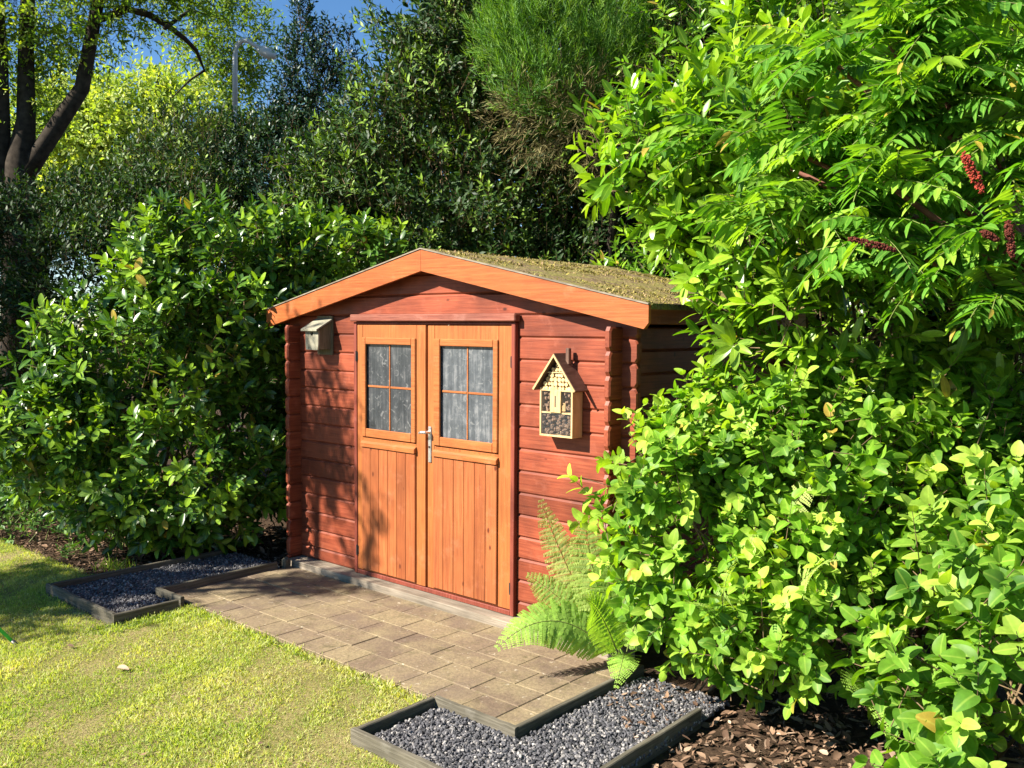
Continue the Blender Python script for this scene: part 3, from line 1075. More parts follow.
# fascia boards on the gable
for s in (-1, 1):
    mb = MB()
    e = 1.668
    hh = .132
    cut = .028
    x0, x1 = C0, C0 + s * e
    ol = [(x0, AP - .002), (x1, AP - .002 - SL * e), (x1 + s * .0, AP - SL * e - hh * .72), (x1 - s * cut, AP - SL * (e - cut) - hh), (x0, AP - hh - .004)]
    mb.slab(ol, -0.107, -0.084, 'y', cham_lo=.002, cd=.002)
    mb.build('fascia_board', M['fascia'], shed)
    mb = MB()       # pale weathered strip capping the board
    ol = [(x0, AP + .006), (x1, AP + .006 - SL * e), (x1, AP - .0015 - SL * e), (x0, AP - .0015)]
    mb.slab(ol, -0.113, -0.090, 'y')
    mb.build('cap_strip', M['grey'], shed)
    mb = MB()       # eave board under the roof edge
    mb.box(C0 + s * 1.60 - .009, C0 + s * 1.60 + .009, -.083, DEP + .12, AP - SL * 1.60 - .115, AP - SL * 1.60 - .037, .002)
    mb.build('eave_board', M['red_side'], shed)

# base beam
mb = MB()
mb.box(C0 - 1.44, C0 + 1.53, -.122, .03, -.085, -.005, .004)
bb = mb.build('base_beam', M['grey'], shed)
mb = MB()
for s in (-1, 1):
    mb = MB()
    mb.box(C0 + s * HS - .03, C0 + s * HS + .03, .032, DEP, -.085, -.005, .003)
    mb.build('base_beam', M['grey'], shed)

# door casing
mb = MB()
mb.box(dl, dl + .03, -.03, .03, -.003, 1.732, .003)
mb.box(dr - .03, dr, -.03, .03, -.003, 1.732, .003)
mb.box(dl + .0305, dr - .0305, -.026, .03, 1.716, 1.731, .002)
mb.box(dl + .0305, dr - .0305, -.028, .03, -.003, .026, .003)
mb.build('door_frame', M['redtrim'], shed)
mb = MB()
mb.box(dl - .012, dr + .018, -.055, .0, 1.736, 1.783, .006)
mb.build('lintel', M['lintel'], shed)


def rect_frame(mb, x0, x1, z0, z1, wl_, wr_, wb, wt, y0, y1, bev=.003):
    mb.box(x0, x0 + wl_, y0, y1, z0, z1, bev)
    mb.box(x1 - wr_, x1, y0, y1, z0, z1, bev)
    mb.box(x0 + wl_ + .0006, x1 - wr_ - .0006, y0 + .0006, y1, z0, z0 + wb, bev)
    mb.box(x0 + wl_ + .0006, x1 - wr_ - .0006, y0 + .0006, y1, z1 - wt, z1, bev)


def door(x0, x1, px0, px1, gx0, gx1, handle=False, proud=0.0):
    y0 = -.020 - proud
    t = empty('door', (0, 0, 0)); t.parent = shed
    mb = MB()
    zb, zt = .030, 1.712
    # stiles and rails
    rect_frame(mb, x0, x1, zb, zt, px0 - x0, x1 - px1, .035, zt - 1.622, y0, .012, .003)
    mb.box(px0 + .0006, px1 - .0006, y0 + .0008, .012, .89, .948, .002)
    mb.build('door_leaf', M['orange'], t)
    mb = MB()       # tongue and groove panel, a little proud
    nb = 6
    wd = (px1 - px0) / nb
    for i in range(nb):
        a = px0 + wd * i
        mb.slab([(a + .0004, .042), (a + wd - .0004, .042), (a + wd - .0004, .884), (a + .0004, .884)], y0 - .013, y0 + .006, 'y', cham_lo=.0035, cd=.0035)
    mb.build('door_panel', M['panel'], t)
    mb = MB()       # weather ledge
    mb.slab([(y0 - .024, .888), (y0 - .024, .914), (y0 - .012, .926), (y0 + .002, .932), (y0 + .002, .888)], px0 - .002, px1 + .004, 'x', cham_lo=.003, cham_hi=.003, cd=.003)
    mb.build('weather_ledge', M['orange_h'], t)
    # window: frame, pane, bars
    mb = MB()
    rect_frame(mb, px0 + .0, px1 - .0, .955, 1.628, gx0 - px0, px1 - gx1, 1.012 - .955, 1.628 - 1.583, y0 - .012, y0 + .004, .004)
    wf = mb.build('window', M['orange_h'], t)
    mb = MB()
    mb.box(gx0 - .01, gx1 + .01, y0 + .0125, y0 + .0165, 1.0, 1.59)
    mb.build('pane', M['pane_pale' if handle else 'pane'], wf)
    mb = MB()
    xm = (gx0 + gx1) / 2
    zm = 1.30
    mb.box(xm - .0055, xm + .0055, y0 + .007, y0 + .012, 1.0125, 1.5825, .002)
    mb.box(gx0 + .0005, xm - .0075, y0 + .0075, y0 + .012, zm - .007, zm + .007, .002)
    mb.box(xm + .0075, gx1 - .0005, y0 + .0075, y0 + .012, zm - .007, zm + .007, .002)
    mb.build('glazing_bar', M['orange_h'], wf)
    hx = x0 - .004 if not handle else x1 + .004
    for hz in (.16, 1.50):
        mb = MB()
        mb.tube([(hx, y0 - .006, hz - .035), (hx, y0 - .006, hz + .035)], .006, 8)
        mb.box(hx - .012, hx + .012, y0 - .003, y0 + .0, hz - .028, hz + .028)
        mb.build('hinge', M['black'], t)
    if handle:
        mb = MB()
        hx = x0 + .024
        mb.box(hx - .014, hx + .014, y0 - .008, y0, .84, 1.07, .004)
        mb.tube([(hx, y0 - .008, 1.035), (hx, y0 - .05, 1.035)], .010, 10)
        mb.tube([(hx + .004, y0 - .047, 1.035), (hx - .03, y0 - .05, 1.034), (hx - .052, y0 - .047, 1.028)], [.010, .0095, .008], 10)
        h = mb.build('handle', M['metal'], t, smooth=False)
        mb = MB()
        mb.tube([(hx, y0 - .008, .94), (hx, y0 - .011, .94)], .008, 10)
        mb.build('keyhole', M['black'], h)


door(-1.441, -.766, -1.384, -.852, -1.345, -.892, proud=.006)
door(-.752, -.045, -.735 + .0, -.147, -.635, -.186, handle=True) if False else None
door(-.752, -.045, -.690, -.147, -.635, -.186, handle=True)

# bird box -----------------------------------------------------------
bx = empty('bird_box', W(-1.815, 0, 1.50), -TH)
tag(bx, 'small weathered bird box with a sloping lid, left of the shed doors', 'bird box')
mb = MB(); mb.box(-.085, .085, -.016, -.001, .0, .275, .002); mb.build('backboard', M['birdside'], bx)
mb = MB(); mb.slab([(-.115, .04), (-.017, .04), (-.017, .232), (-.115, .178)], .062, .074, 'x'); mb.slab([(-.115, .04), (-.017, .04), (-.017, .232), (-.115, .178)], -.074, -.062, 'x')
mb.box(-.0615, .0615, -.115, -.017, .041, .052)
mb.build('side', M['birdside'], bx)
mb = MB()
# front with a round hole
hc, hr, x_, z0_, z1_ = (.0, .15), .0155, .074, .036, .184
ring, outer = [], []
for k in range(24):
    a = 2 * math.pi * k / 24
    ring.append((hr * math.cos(a), hc[1] + hr * math.sin(a)))
    ca, sa = math.cos(a), math.sin(a)
    tt = min(x_ / abs(ca) if abs(ca) > 1e-6 else 9, ((z1_ - hc[1]) / sa if sa > 0 else (hc[1] - z0_) / -sa) if abs(sa) > 1e-6 else 9)
    outer.append((ca * tt, hc[1] + sa * tt))
vs = [(a, -.127, b) for a, b in ring] + [(a, -.127, b) for a, b in outer] + [(a, -.1155, b) for a, b in ring] + [(a, -.1155, b) for a, b in outer]
fs = []
for k in range(24):
    j = (k + 1) % 24
    fs += [(k, j, 24 + j, 24 + k), (48 + k, 72 + k, 72 + j, 48 + j), (k, 48 + k, 48 + j, j), (24 + k, 24 + j, 72 + j, 72 + k)]
mb.add(vs, fs)
mb.build('front', M['birdfront'], bx)
mb = MB(); mb.slab([(-.155, .168), (-.155, .180), (-.017, .256), (-.017, .242)], -.092, .092, 'x', cham_lo=.002, cham_hi=.002, cd=.002); mb.build('lid', M['birdfront'], bx)

# insect hotel -------------------------------------------------------
ih = empty('insect_hotel', W(.345, 0, 1.10), -TH)
tag(ih, 'pale pine insect hotel with a steep brown roof, hanging right of the doors', 'insect hotel')
hw, dp = .115, .095
mb = MB()
mb.box(-hw, -hw + .011, -dp, -.004, .011, .27, .001)
mb.box(hw - .011, hw, -dp, -.004, .011, .27, .001)
mb.box(-hw, hw, -dp, -.004, .0, .0105, .001)
mb.box(-hw + .0115, hw - .0115, -dp + .002, -.008, .128, .137, .001)
mb.box(-hw + .0115, hw - .0115, -dp + .002, -.008, .252, .261, .001)
mb.box(-.062, .062, -dp + .002, -.008, .352, .359, .001)
mb.build('case', M['pine'], ih)
mb = MB()
mb.slab([(-hw + .006, .013), (hw - .006, .013), (hw - .006, .27), (0, .438), (-hw + .006, .27)], -.012, -.004, 'y')
mb.build('back_panel', M['pine'], ih)
mb = MB(); mb.box(-.038, .038, -dp - .006, -dp + .01, .134, .256, .002)
ft = mb.build('slot_panel', M['pine'], ih)
mb = MB(); mb.box(-.004, .004, -dp - .0068, -dp - .005, .165, .228); mb.build('slot', M['black'], ft)
rr = random.Random(4)
mb = MB()      # bamboo and log ends in the upper part
zz = .268
while zz < .345:
    hwz = min(.104, (.438 - zz) * .64) - .002
    x = -hwz + .01
    while x < hwz - .008:
        r_ = rr.uniform(.008, .014)
        mb.tube([(x, -.02, zz), (x, -dp + rr.uniform(.004, .012), zz)], r_, 9)
        x += r_ * 2 + .001
    zz += .024
x = -.03
while x < .035:
    mb.tube([(x, -.02, .372), (x, -dp + .01, .372)], .011, 9); x += .0235
mb.tube([(0, -.02, .396), (0, -dp + .01, .396)], .011, 9)
bam = mb.build('log_ends', plain('log_end_wood', (.60, .40, .18), .8, var=.5, scale=40), ih)
mb = MB()
for k in range(34):
    sx = rr.choice((-1, 1))
    mb.tube([(sx * rr.uniform(.05, .098), -.02, z_ := rr.uniform(.145, .245)), (sx * rr.uniform(.05, .098), -dp + rr.uniform(.008, .02), z_)], rr.uniform(.005, .010), 6)
for k in range(60):
    a = Vector((rr.uniform(-.095, .095), -dp + rr.uniform(.012, .03), rr.uniform(.018, .12)))
    d = Vector((rr.uniform(-1, 1), rr.uniform(-.3, .3), rr.uniform(-1, 1))).normalized() * rr.uniform(.008, .018)
    mb.tube([a - d, a - d * .4, a + d * .4, a + d], [.003, .010, .010, .003], 7)
mb.build('bark_filling', M['cones'], ih)
mb = MB()
for k in range(26):
    x = -.102 + .204 * k / 25
    mb.box(x - .0005, x + .0005, -dp + .001, -dp + .002, .011, .128)
for k in range(15):
    z = .012 + .116 * k / 14
    mb.box(-.103, .103, -dp + .0022, -dp + .003, z - .0005, z + .0005)
for sx in (-1, 1):
    for k in range(9):
        x = sx * (.04 + .062 * k / 8)
        mb.box(x - .0004, x + .0004, -dp + .001, -dp + .0018, .137, .252)
mb.build('wire_mesh', M['meshgrid'], ih)
# roof boards
apx = .462
for s in (-1, 1):
    mb = MB()
    ol = [(0, apx), (s * .152, .262), (s * .152 - s * .010, .254), (0, apx - .021)]
    mb.slab(ol, -dp - .022, -.002, 'y')
    rb = mb.build('roof_board', M['brown'], ih)
    mb = MB()
    mb.slab([(0, apx - .003), (s * .149, .262), (s * .141, .254), (0, apx - .020)], -dp - .026, -dp - .0222, 'y')
    mb.build('pale_edge', M['pine'], rb)
mb = MB(); mb.box(.028, .052, -.05, -.026, .40, .49, .003); mb.build('chimney', M['brown'], ih)

# small timber and stone by the shed corner
mb = MB()
mb.slab([(0, 0), (.05, 0), (.055, .06), (.03, .085), (.0, .07)], 0, .05, 'x', cham_lo=.008, cham_hi=.008)
o = mb.build('timber_stub', M['greyh'], loc=W(-2.10, .2, -.06), rz=-TH)
tag(o, 'short weathered timber stub at the left front foot of the shed', 'timber stub')

# green handled tool lying in the grass at the left edge
a_, b_ = at(-60, 572, 4.93), at(12, 641, 4.93)
tl = empty('garden_tool', (b_.x, b_.y, GZ)); tag(tl, 'green tool handle with a black tip reaching in over the grass at the left edge', 'garden tool')
mb = MB(); A = Vector(a_) - tl.location; B = Vector(b_) - tl.location
mb.tube([A, B], .0095, 10); mb.build('handle', M['green_plastic'], tl, smooth=True)
mb = MB(); dd = (B - A).normalized(); mb.tube([B, B + dd * .04, B + dd * .075], [.0125, .0125, .008], 10); mb.build('tip', M['black'], tl, smooth=True)

# ================================================================== SHRUBS
# left cherry laurel
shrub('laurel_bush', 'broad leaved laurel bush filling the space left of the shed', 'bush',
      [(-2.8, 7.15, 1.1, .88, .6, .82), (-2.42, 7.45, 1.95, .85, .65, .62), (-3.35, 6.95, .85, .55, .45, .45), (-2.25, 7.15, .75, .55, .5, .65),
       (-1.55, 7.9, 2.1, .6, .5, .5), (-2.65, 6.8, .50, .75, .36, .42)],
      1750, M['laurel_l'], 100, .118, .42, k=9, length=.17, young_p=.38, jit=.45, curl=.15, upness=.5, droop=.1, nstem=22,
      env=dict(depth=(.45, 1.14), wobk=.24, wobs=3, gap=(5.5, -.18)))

# right cherry laurel, near, beside and above the shed
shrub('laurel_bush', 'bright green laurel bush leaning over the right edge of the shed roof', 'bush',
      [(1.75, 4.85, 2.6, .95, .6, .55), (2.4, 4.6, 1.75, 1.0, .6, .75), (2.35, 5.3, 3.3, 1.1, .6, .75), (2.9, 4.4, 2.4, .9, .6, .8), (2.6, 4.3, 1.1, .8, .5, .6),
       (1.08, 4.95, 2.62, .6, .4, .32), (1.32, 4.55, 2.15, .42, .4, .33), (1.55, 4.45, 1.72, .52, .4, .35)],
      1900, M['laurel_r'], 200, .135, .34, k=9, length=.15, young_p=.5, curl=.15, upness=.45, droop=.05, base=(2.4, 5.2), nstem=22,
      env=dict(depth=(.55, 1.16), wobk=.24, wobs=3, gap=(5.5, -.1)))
# hydrangea in front of the shed corner
shrub('hydrangea_bush', 'leafy light green hydrangea in front of the right corner of the shed', 'bush',
      [(.73, 4.32, .90, .33, .24, .27), (.84, 4.3, .56, .30, .24, .38), (1.2, 4.35, .55, .5, .4, .42), (1.2, 4.4, 1.10, .40, .3, .34), (1.55, 4.2, .98, .5, .40, .40), (1.28, 4.0, .40, .42, .3, .32)],
      900, M['hydr'], 300, .078, .68, k=10, length=.16, young_p=.45, curl=.25, fold=.3, upness=.6, droop=.15, opposite=True, tpl='ovate', jit=.55,
      base=(1.15, 4.45), nstem=34, stem_r=.007, env=dict(depth=(.3, 1.16), wobk=.2, wobs=5, gap=(7, -.2)))
shrub('hydrangea_bush', 'large leaved hydrangea at the lower right corner with small pale flower buds', 'bush',
      [(1.85, 3.25, .45, .45, .35, .42), (2.15, 3.5, .7, .5, .4, .45), (1.75, 3.05, .15, .38, .3, .3), (2.3, 3.9, 1.0, .5, .4, .4)],
      470, M['hydr2'], 310, .092, .70, k=8, length=.16, young_p=.3, curl=.22, fold=.3, upness=.7, droop=.15, opposite=True, tpl='ovate',
      base=(2.0, 3.5), nstem=26, stem_r=.007, jit=.5, env=dict(depth=(.3, 1.12), wobk=.2, wobs=4, gap=(7, -.14)))

# evergreens behind the shed
shrub('evergreen_shrub', 'tall dark evergreen shrub with small glossy leaves right behind the shed', 'shrub',
      [(-.4, 8.9, 3.0, 1.45, .8, 1.3), (-.38, 8.9, 4.6, .85, .7, 1.1), (.6, 8.8, 2.2, 1.3, .7, 1.4), (-1.3, 9.2, 2.0, 1.1, .7, 1.4), (.6, 9.2, 4.6, 1.2, .7, 1.2)],
      8500, M['ever'], 400, .08, .38, k=9, length=.19, young_p=.26, curl=.1, tpl='small', nstem=25, young_top=.8, env=dict(depth=(.4, 1.16), wobk=.24, wobs=3, gap=(3.2, -.2)))
shrub('evergreen_shrub', 'dark glossy hedge shrub behind the right side of the shed under the laurel', 'shrub',
      [(2.3, 7.4, 1.6, 1.6, .8, 1.7), (3.6, 6.6, 2.0, 1.5, .8, 2.0), (2.6, 7.4, 3.8, 1.6, .8, 1.3), (4.2, 6.2, 4.0, 1.4, .8, 1.3)],
      3600, M['laurel_r'], 410, .10, .36, k=8, length=.17, young_p=.3, curl=.1, tpl='lance', nstem=25, env=dict(depth=(.6, 1.1), wobk=.16))
shrub('evergreen_hedge', 'tall dense dark hedge forming the backdrop behind the shrubs and conifer', 'hedge',
      [(-.2, 10.6, 2.2, 1.6, .6, 2.2), (1.8, 10.4, 2.4, 1.6, .6, 2.4), (3.8, 9.6, 2.4, 1.8, .6, 2.4), (.4, 10.6, 4.8, 1.5, .6, 1.5), (2.6, 10.2, 5.2, 2.0, .6, 1.6), (5.2, 8.6, 3.6, 1.5, .6, 2.8), (-1.9, 10.6, 1.8, 1.2, .6, 1.8), (-.75, 10.7, 3.5, .85, .5, 1.2)],
      14500, M['ever'], 415, .16, .5, k=8, length=.22, young_p=.05, curl=.1, tpl='small', nstem=16, env=dict(depth=(.3, 1.1), wobk=.1, cull=.9))
# blue green spired holly
shrub('holly_tree', 'dark blue green evergreen with thin upright spires against the sky', 'tree',
      [at(305, 215, 10.5)[:] + (.72, .6, 1.0), at(289, 110, 10.5)[:] + (.11, .12, .75), at(302, 80, 10.5)[:] + (.11, .12, 1.1), at(317, 100, 10.4)[:] + (.10, .12, .8), at(329, 95, 10.4)[:] + (.11, .12, .75),
       at(345, 100, 10.4)[:] + (.12, .12, .7), at(275, 150, 10.5)[:] + (.14, .14, .6), at(258, 190, 10.6)[:] + (.5, .4, .75)],
      3200, M['holly'], 420, .065, .45, k=8, length=.14, young_p=.1, curl=.1, tpl='small', up=.9, nstem=12, env=dict(depth=(.5, 1.15), wobk=.1, wobs=3))
shrub('evergreen_shrub', 'dark shaded hedge shrub at the far left under the big tree', 'shrub',
      [(-5.0, 10.0, 1.6, 1.4, .8, 1.5), (-4.6, 10.2, 2.35, 1.5, .8, .9), (-6.4, 10.0, 1.4, 1.3, .8, 1.5), (-3.7, 10.0, 2.2, 1.0, .8, 1.1), (-5.0, 9.3, 1.0, 1.0, .5, 1.1), (-4.2, 9.3, 1.6, .8, .5, 1.1)],
      6500, M['ever'], 430, .075, .45, k=8, length=.17, young_p=.06, curl=.1, tpl='small', nstem=20, env=dict(depth=(.6, 1.1), wobk=.16))
shrub('evergreen_shrub', 'dark shrub with dull speckled leaves in front of the lamp post', 'shrub',
      [(-3.5, 10.8, 3.0, 1.1, .7, 1.1), (-2.6, 10.9, 3.2, .9, .7, 1.0), (-3.1, 10.5, 2.0, 1.3, .7, 1.2)],
      3400, M['ever'], 440, .07, .42, k=8, length=.16, young_p=.12, curl=.1, tpl='small', nstem=20, env=dict(depth=(.6, 1.15), wobk=.2))


# conifer ------------------------------------------------------------
def conifer(seed):
    root = empty('conifer', (0.9, 8.1, -.07))
    tag(root, 'feathery bright green conifer with a dead brown underside above the shed', 'tree')
    r = np.random.default_rng(seed)
    lob = [at(600, 20, 7.6)[:] + (.85, .5, .75), at(545, 40, 7.7)[:] + (.5, .4, .6), at(700, 55, 7.6)[:] + (.75, .45, .6), at(610, -60, 7.7)[:] + (.9, .5, .8)]
    P, O = envelope(lob, 2200, seed, depth=(.4, 1.12), wobk=.3, wobs=4, keep_in=.7, gap=(4.5, -.15))
    def sprays(P, O, mat, name, k, L, upw, sd):
        r = np.random.default_rng(sd)
        n = len(P)
        D = nrm(O * .5 + np.array([[0, 0, upw]]) + r.normal(0, .25, O.shape))
        (v, f, a), st = shoot_leaves(P, D, k, .22, L, .09, sd, tpl='small', a0=38, a1=12, curl=.1, fold=0, young_p=.4, upness=.1, size_top=.7)
        o = np_mesh(name, v, f, mat, root, a)
        return st
    z = P[:, 2]
    s1 = sprays(P, O, M['conifer'], 'foliage', 20, .085, .8, seed + 1)
    lob2 = [at(600, 120, 7.7)[:] + (.85, .5, .42), at(680, 120, 7.7)[:] + (.55, .45, .4), at(560, 105, 7.8)[:] + (.4, .4, .3)]
    P2, O2 = envelope(lob2, 700, seed + 7, depth=(.4, 1.05), wobk=.12)
    s2 = sprays(P2, O2, M['deadconifer'], 'dead_twigs', 14, .08, .1, seed + 9)
    mb = MB()
    limbs(mb, (0.9, 8.1, -.1), [at(600, 60, 8.0), at(560, 40, 8.0), at(660, 60, 8.0)], .07, 3)
    st = mb.build('trunk', M['bark'], root, smooth=True, fix=False)
    st.matrix_parent_inverse = Matrix.Translation(-root.location)


conifer(500)


# sumac ---------------------------------------------------------------
def pinnate(P, D, L, pairs, leafL, wr, seed, droop, tpl='lance', ang=62, taper=True):
    """compound leaves: one rachis each with paired leaflets"""
    r = np.random.default_rng(seed)
    n = len(P)
    D = nrm(D)
    up = np.tile(np.array([[0, 0, 1.0]]), (n, 1)) + r.normal(0, .25, (n, 3))
    S = nrm(np.cross(D, up))
    Nn = np.cross(S, D)
    parts, st = [], []
    prev = P
    tone = r.random(n)
    yg = (r.random(n) < .3) * r.uniform(.2, .8, n)
    for i in range(pairs + 1):
        t = (i + 1) / (pairs + 1)
        q = P + D * (L * t)[:, None] - np.array([[0, 0, 1.0]]) * (droop * L * t * t)[:, None]
        dt = nrm(D - np.array([[0, 0, 1.0]]) * (2 * droop * t)[:, None])
        st.append(sticks(prev, q, np.full(n, .0022), np.full(n, .0018)))
        prev = q
        sz = leafL * (math.sin(math.pi * (0.12 + .80 * t)) ** .5 if taper else 1)
        if i == pairs:
            parts.append(leaves(q, dt, Nn, np.full(n, sz), wr, np.full(n, .15), np.full(n, .3), tone, yg, tpl))
        else:
            for s in (-1, 1):
                ld = dt * math.cos(R(ang)) + S * s * math.sin(R(ang)) - np.array([[0, 0, .28]]) + r.normal(0, .08, (n, 3))
                parts.append(leaves(q, ld, Nn + r.normal(0, .15, (n, 3)), sz * r.uniform(.85, 1.1, n), wr, r.uniform(.05, .35, n), np.full(n, .3), np.clip(tone * .6 + r.random(n) * .4, 0, 1), yg, tpl))
    return cat(parts), cat(st)


def sumac():
    base = (2.75, 3.9, -.07)
    root = empty('sumac_tree', base)
    tag(root, 'sumac with long feathered leaves and dark red fruit cones at the upper right', 'tree')
    r = np.random.default_rng(70)
    mb = MB()
    nodes = [at(945, 95, 3.55), at(985, 180, 3.5), at(890, 45, 3.7), at(1000, 60, 3.5), at(885, 235, 3.65), at(1020, 235, 3.4), at(935, 120, 3.6), at(850, 130, 3.8), at(950, 10, 3.6), at(1040, 120, 3.4), at(830, 60, 3.9), at(790, 150, 4.0), at(760, 215, 4.0), at(820, 200, 3.9), at(720, 140, 4.3), at(930, 270, 3.6), at(1000, 300, 3.5), at(880, 180, 3.6)]
    trunk_top = at(1060, 330, 3.75)
    mb.tube([base, (2.55, 3.85, .8), trunk_top], [.04, .035, .028], 8)
    limbs(mb, trunk_top, nodes, .022, 12, wobble=.05, rend=.009)
    t = mb.build('stem', plain('sumac_bark', (.22, .09, .06), .8, var=.4), root, smooth=True, fix=False)
    t.matrix_parent_inverse = Matrix.Translation(-root.location)
    Ps, Ds, Ls = [], [], []
    for nd in nodes:
        for k in range(17):
            a = r.uniform(0, 6.28)
            d = np.array([math.cos(a), math.sin(a) * .9, r.uniform(-.1, .65)])
            if d[1] > .3 and r.random() < .5: d[1] *= -1
            Ps.append(np.array(nd) + r.normal(0, .035, 3)); Ds.append(d); Ls.append(r.uniform(.26, .42))
    (v, f, a), (sv, sf, sa) = pinnate(np.array(Ps), np.array(Ds), np.array(Ls), 8, .125, .29, 71, r.uniform(.15, .6, len(Ps)))
    np_mesh('foliage', v, f, M['sumac'], root, a)
    np_mesh('leaf_stalk', sv, sf, M['greenstem'], root, sa)
    for (px, py, Y, px2, py2, mt, rad) in ((964, 154, 3.2, 982, 192, 'fruit', .022), (850, 239, 3.2, 895, 250, 'fruit_dark', .015), (1008, 222, 3.15, 1012, 256, 'fruit_dark', .018), (982, 232, 3.15, 998, 240, 'fruit_dark', .014)):
        A, B = at(px, py, Y), at(px2, py2, Y)
        mb = MB()
        rr = random.Random(px)
        for k in range(230):
            t_ = rr.random()
            c_ = A.lerp(B, t_)
            rr_ = rad * math.sin(math.pi * (.12 + .8 * t_)) ** .7
            off = Vector((rr.gauss(0, 1), rr.gauss(0, 1), rr.gauss(0, 1))).normalized() * rr_ * .75
            q = c_ + off
            mb.tube([q - off.normalized() * .004, q, q + off.normalized() * .005], [.003, .0042, .001], 5)
        fr = mb.build('fruit_cone', M[mt], root)
        fr.matrix_parent_inverse = Matrix.Translation(-root.location)


sumac()


# ferns ----------------------------------------------------------------
def frond(path, npair, wid, seed, yg):
    """one fern frond along a curved path, its side leaflets cut into small lobes"""
    r = np.random.default_rng(seed)
    path = [Vector(p) for p in path]

    def bez(t):
        a, b, c_ = path
        return a * (1 - t) ** 2 + b * 2 * t * (1 - t) + c_ * t * t
    parts = []
    for i in range(npair):
        t = .16 + .83 * i / (npair - 1)
        q = bez(t)
        dt = (bez(min(t + .02, 1)) - bez(t - .02)).normalized()
        side = dt.cross(Vector((-.15, -.75, .6))).normalized()
        nn = side.cross(dt)
        tt = (t - .16) / .83
        ln = wid * (math.sin(math.pi * (.25 + .72 * tt ** .85)) ** .8)
        ln = max(ln, .006)
        for s in (-1, 1):
            pd = (dt * .45 + side * s + Vector((0, 0, -.12)) + Vector(r.normal(0, .05, 3))).normalized()
            m_ = max(3, int(ln / .0085))
            js = (np.arange(m_) + .5) / m_
            base = np.array(q)[None] + np.array(pd)[None] * (js * ln)[:, None] - np.array([[0, 0, 1]]) * (js ** 2 * ln * .12)[:, None]
            lob_s = ln * .22 * (1 - js * .75) + .006
            pn = np.array(pd.cross(nn).normalized())
            for s2 in (-1, 1):
                d2 = np.array(pd)[None] * .55 + pn[None] * s2 + r.normal(0, .05, (m_, 3))
                parts.append(leaves(base, d2, np.tile(np.array(nn), (m_, 1)) + r.normal(0, .1, (m_, 3)), lob_s, .75, np.full(m_, .1), np.zeros(m_), np.full(m_, r.random()), np.full(m_, yg), 'small'))
    pts = [bez(k / 14) for k in range(15)]
    mb = MB()
    mb.tube(pts, [.003 * (1 - k / 16) + .0006 for k in range(15)], 4)
    return cat(parts), mb


def fern(root_p, fronds, label, seed):
    root = empty('fern', root_p)
    tag(root, label, 'fern', 'ferns among the shrubs')
    for i, (mid, tip, wid, npair, yg) in enumerate(fronds):
        (v, f, a), mb = frond([root_p, mid, tip], npair, wid, seed + i, yg)
        fo = np_mesh('frond', v, f, M['fern'], root, a)
        s = mb.build('frond_stalk', M['greenstem'], fo, smooth=True, fix=False)
    return root


rp = W(.86, .17, -.05)
Yr = rp.y
fern(rp, [
    (at(560, 585, Yr - .02), at(497, 648, Yr - .22), 0.137, 25, .25),
    (at(560, 565, Yr + .12), at(541, 500, Yr + .05), 0.105, 25, .85),
    (at(585, 560, Yr + .05), at(585, 515, Yr - .02), 0.130, 23, .55),
    (at(628, 635, Yr - .08), at(616, 687, Yr - .30), 0.091, 17, .2),
    (at(600, 560, Yr - .1), at(612, 560, Yr - .2), 0.100, 23, .3),
    (at(570, 600, Yr + .03), at(528, 575, Yr + .02), 0.117, 22, .45),
    (at(640, 590, Yr - .1), at(672, 570, Yr - .25), 0.117, 22, .3),
    (at(600, 600, Yr - .2), at(585, 600, Yr - .35), 0.104, 20, .25),
], 'bright fern arching over the right end of the paving beside the shed', 600)
r2 = at(735, 640, 4.35); r2.z = -.07
fern(r2, [
    (at(770, 500, 4.1), at(826, 474, 3.80), .095, 23, .7), (at(745, 490, 4.15), at(775, 445, 4.0), .095, 23, .75), 
    (at(710, 600, 3.9), at(735, 560, 3.4), 0.104, 20, .4), (at(800, 560, 4.0), at(835, 560, 3.4), 0.117, 22, .5), (at(700, 590, 4.0), at(700, 605, 3.5), 0.117, 20, .3),
], 'fern with pale fronds poking up through the middle of the hydrangea', 640)
r3 = at(905, 700, 3.9); r3.z = -.07
fern(r3, [(at(880, 650, 3.7), at(893, 740, 3.4), 0.117, 22, .2), (at(860, 660, 3.8), at(850, 690, 3.5), 0.117, 20, .1), (at(930, 640, 3.8), at(960, 680, 3.5), 0.117, 20, .1)],
     'shaded fern low between the two hydrangeas', 680)


# ================================================================== TREES BEYOND
def tree(name, label, trunk_pts, trunk_r, branches, lobes, n, mat, seed, L, wr, k, length, group=None, **kw):
    base = Vector(trunk_pts[0])
    root = empty(name, base)
    tag(root, label, 'tree', group)
    mb = MB()
    mb.tube(trunk_pts, trunk_r, 12)
    for pts, rad in branches: mb.tube(pts, rad, 9)
    t = mb.build('trunk', M['bark'], root, smooth=True, fix=False)
    t.matrix_parent_inverse = Matrix.Translation(-base)
    env = kw.pop('env', dict(depth=(.2, 1.1), wobk=.25, keep_in=.3))
    P, O = envelope(lobes, n, seed, **env)
    r = np.random.default_rng(seed)
    D = O * .5 + r.normal(0, .6, O.shape)
    (v, f, a), (sv, sf, sa) = shoot_leaves(P, D, k, length, L, wr, seed + 2, tpl='small', **kw)
    np_mesh('crown', v, f, mat, root, a)
    tw = np_mesh('twigs', sv, sf, M['bark'], root, sa)
    return root


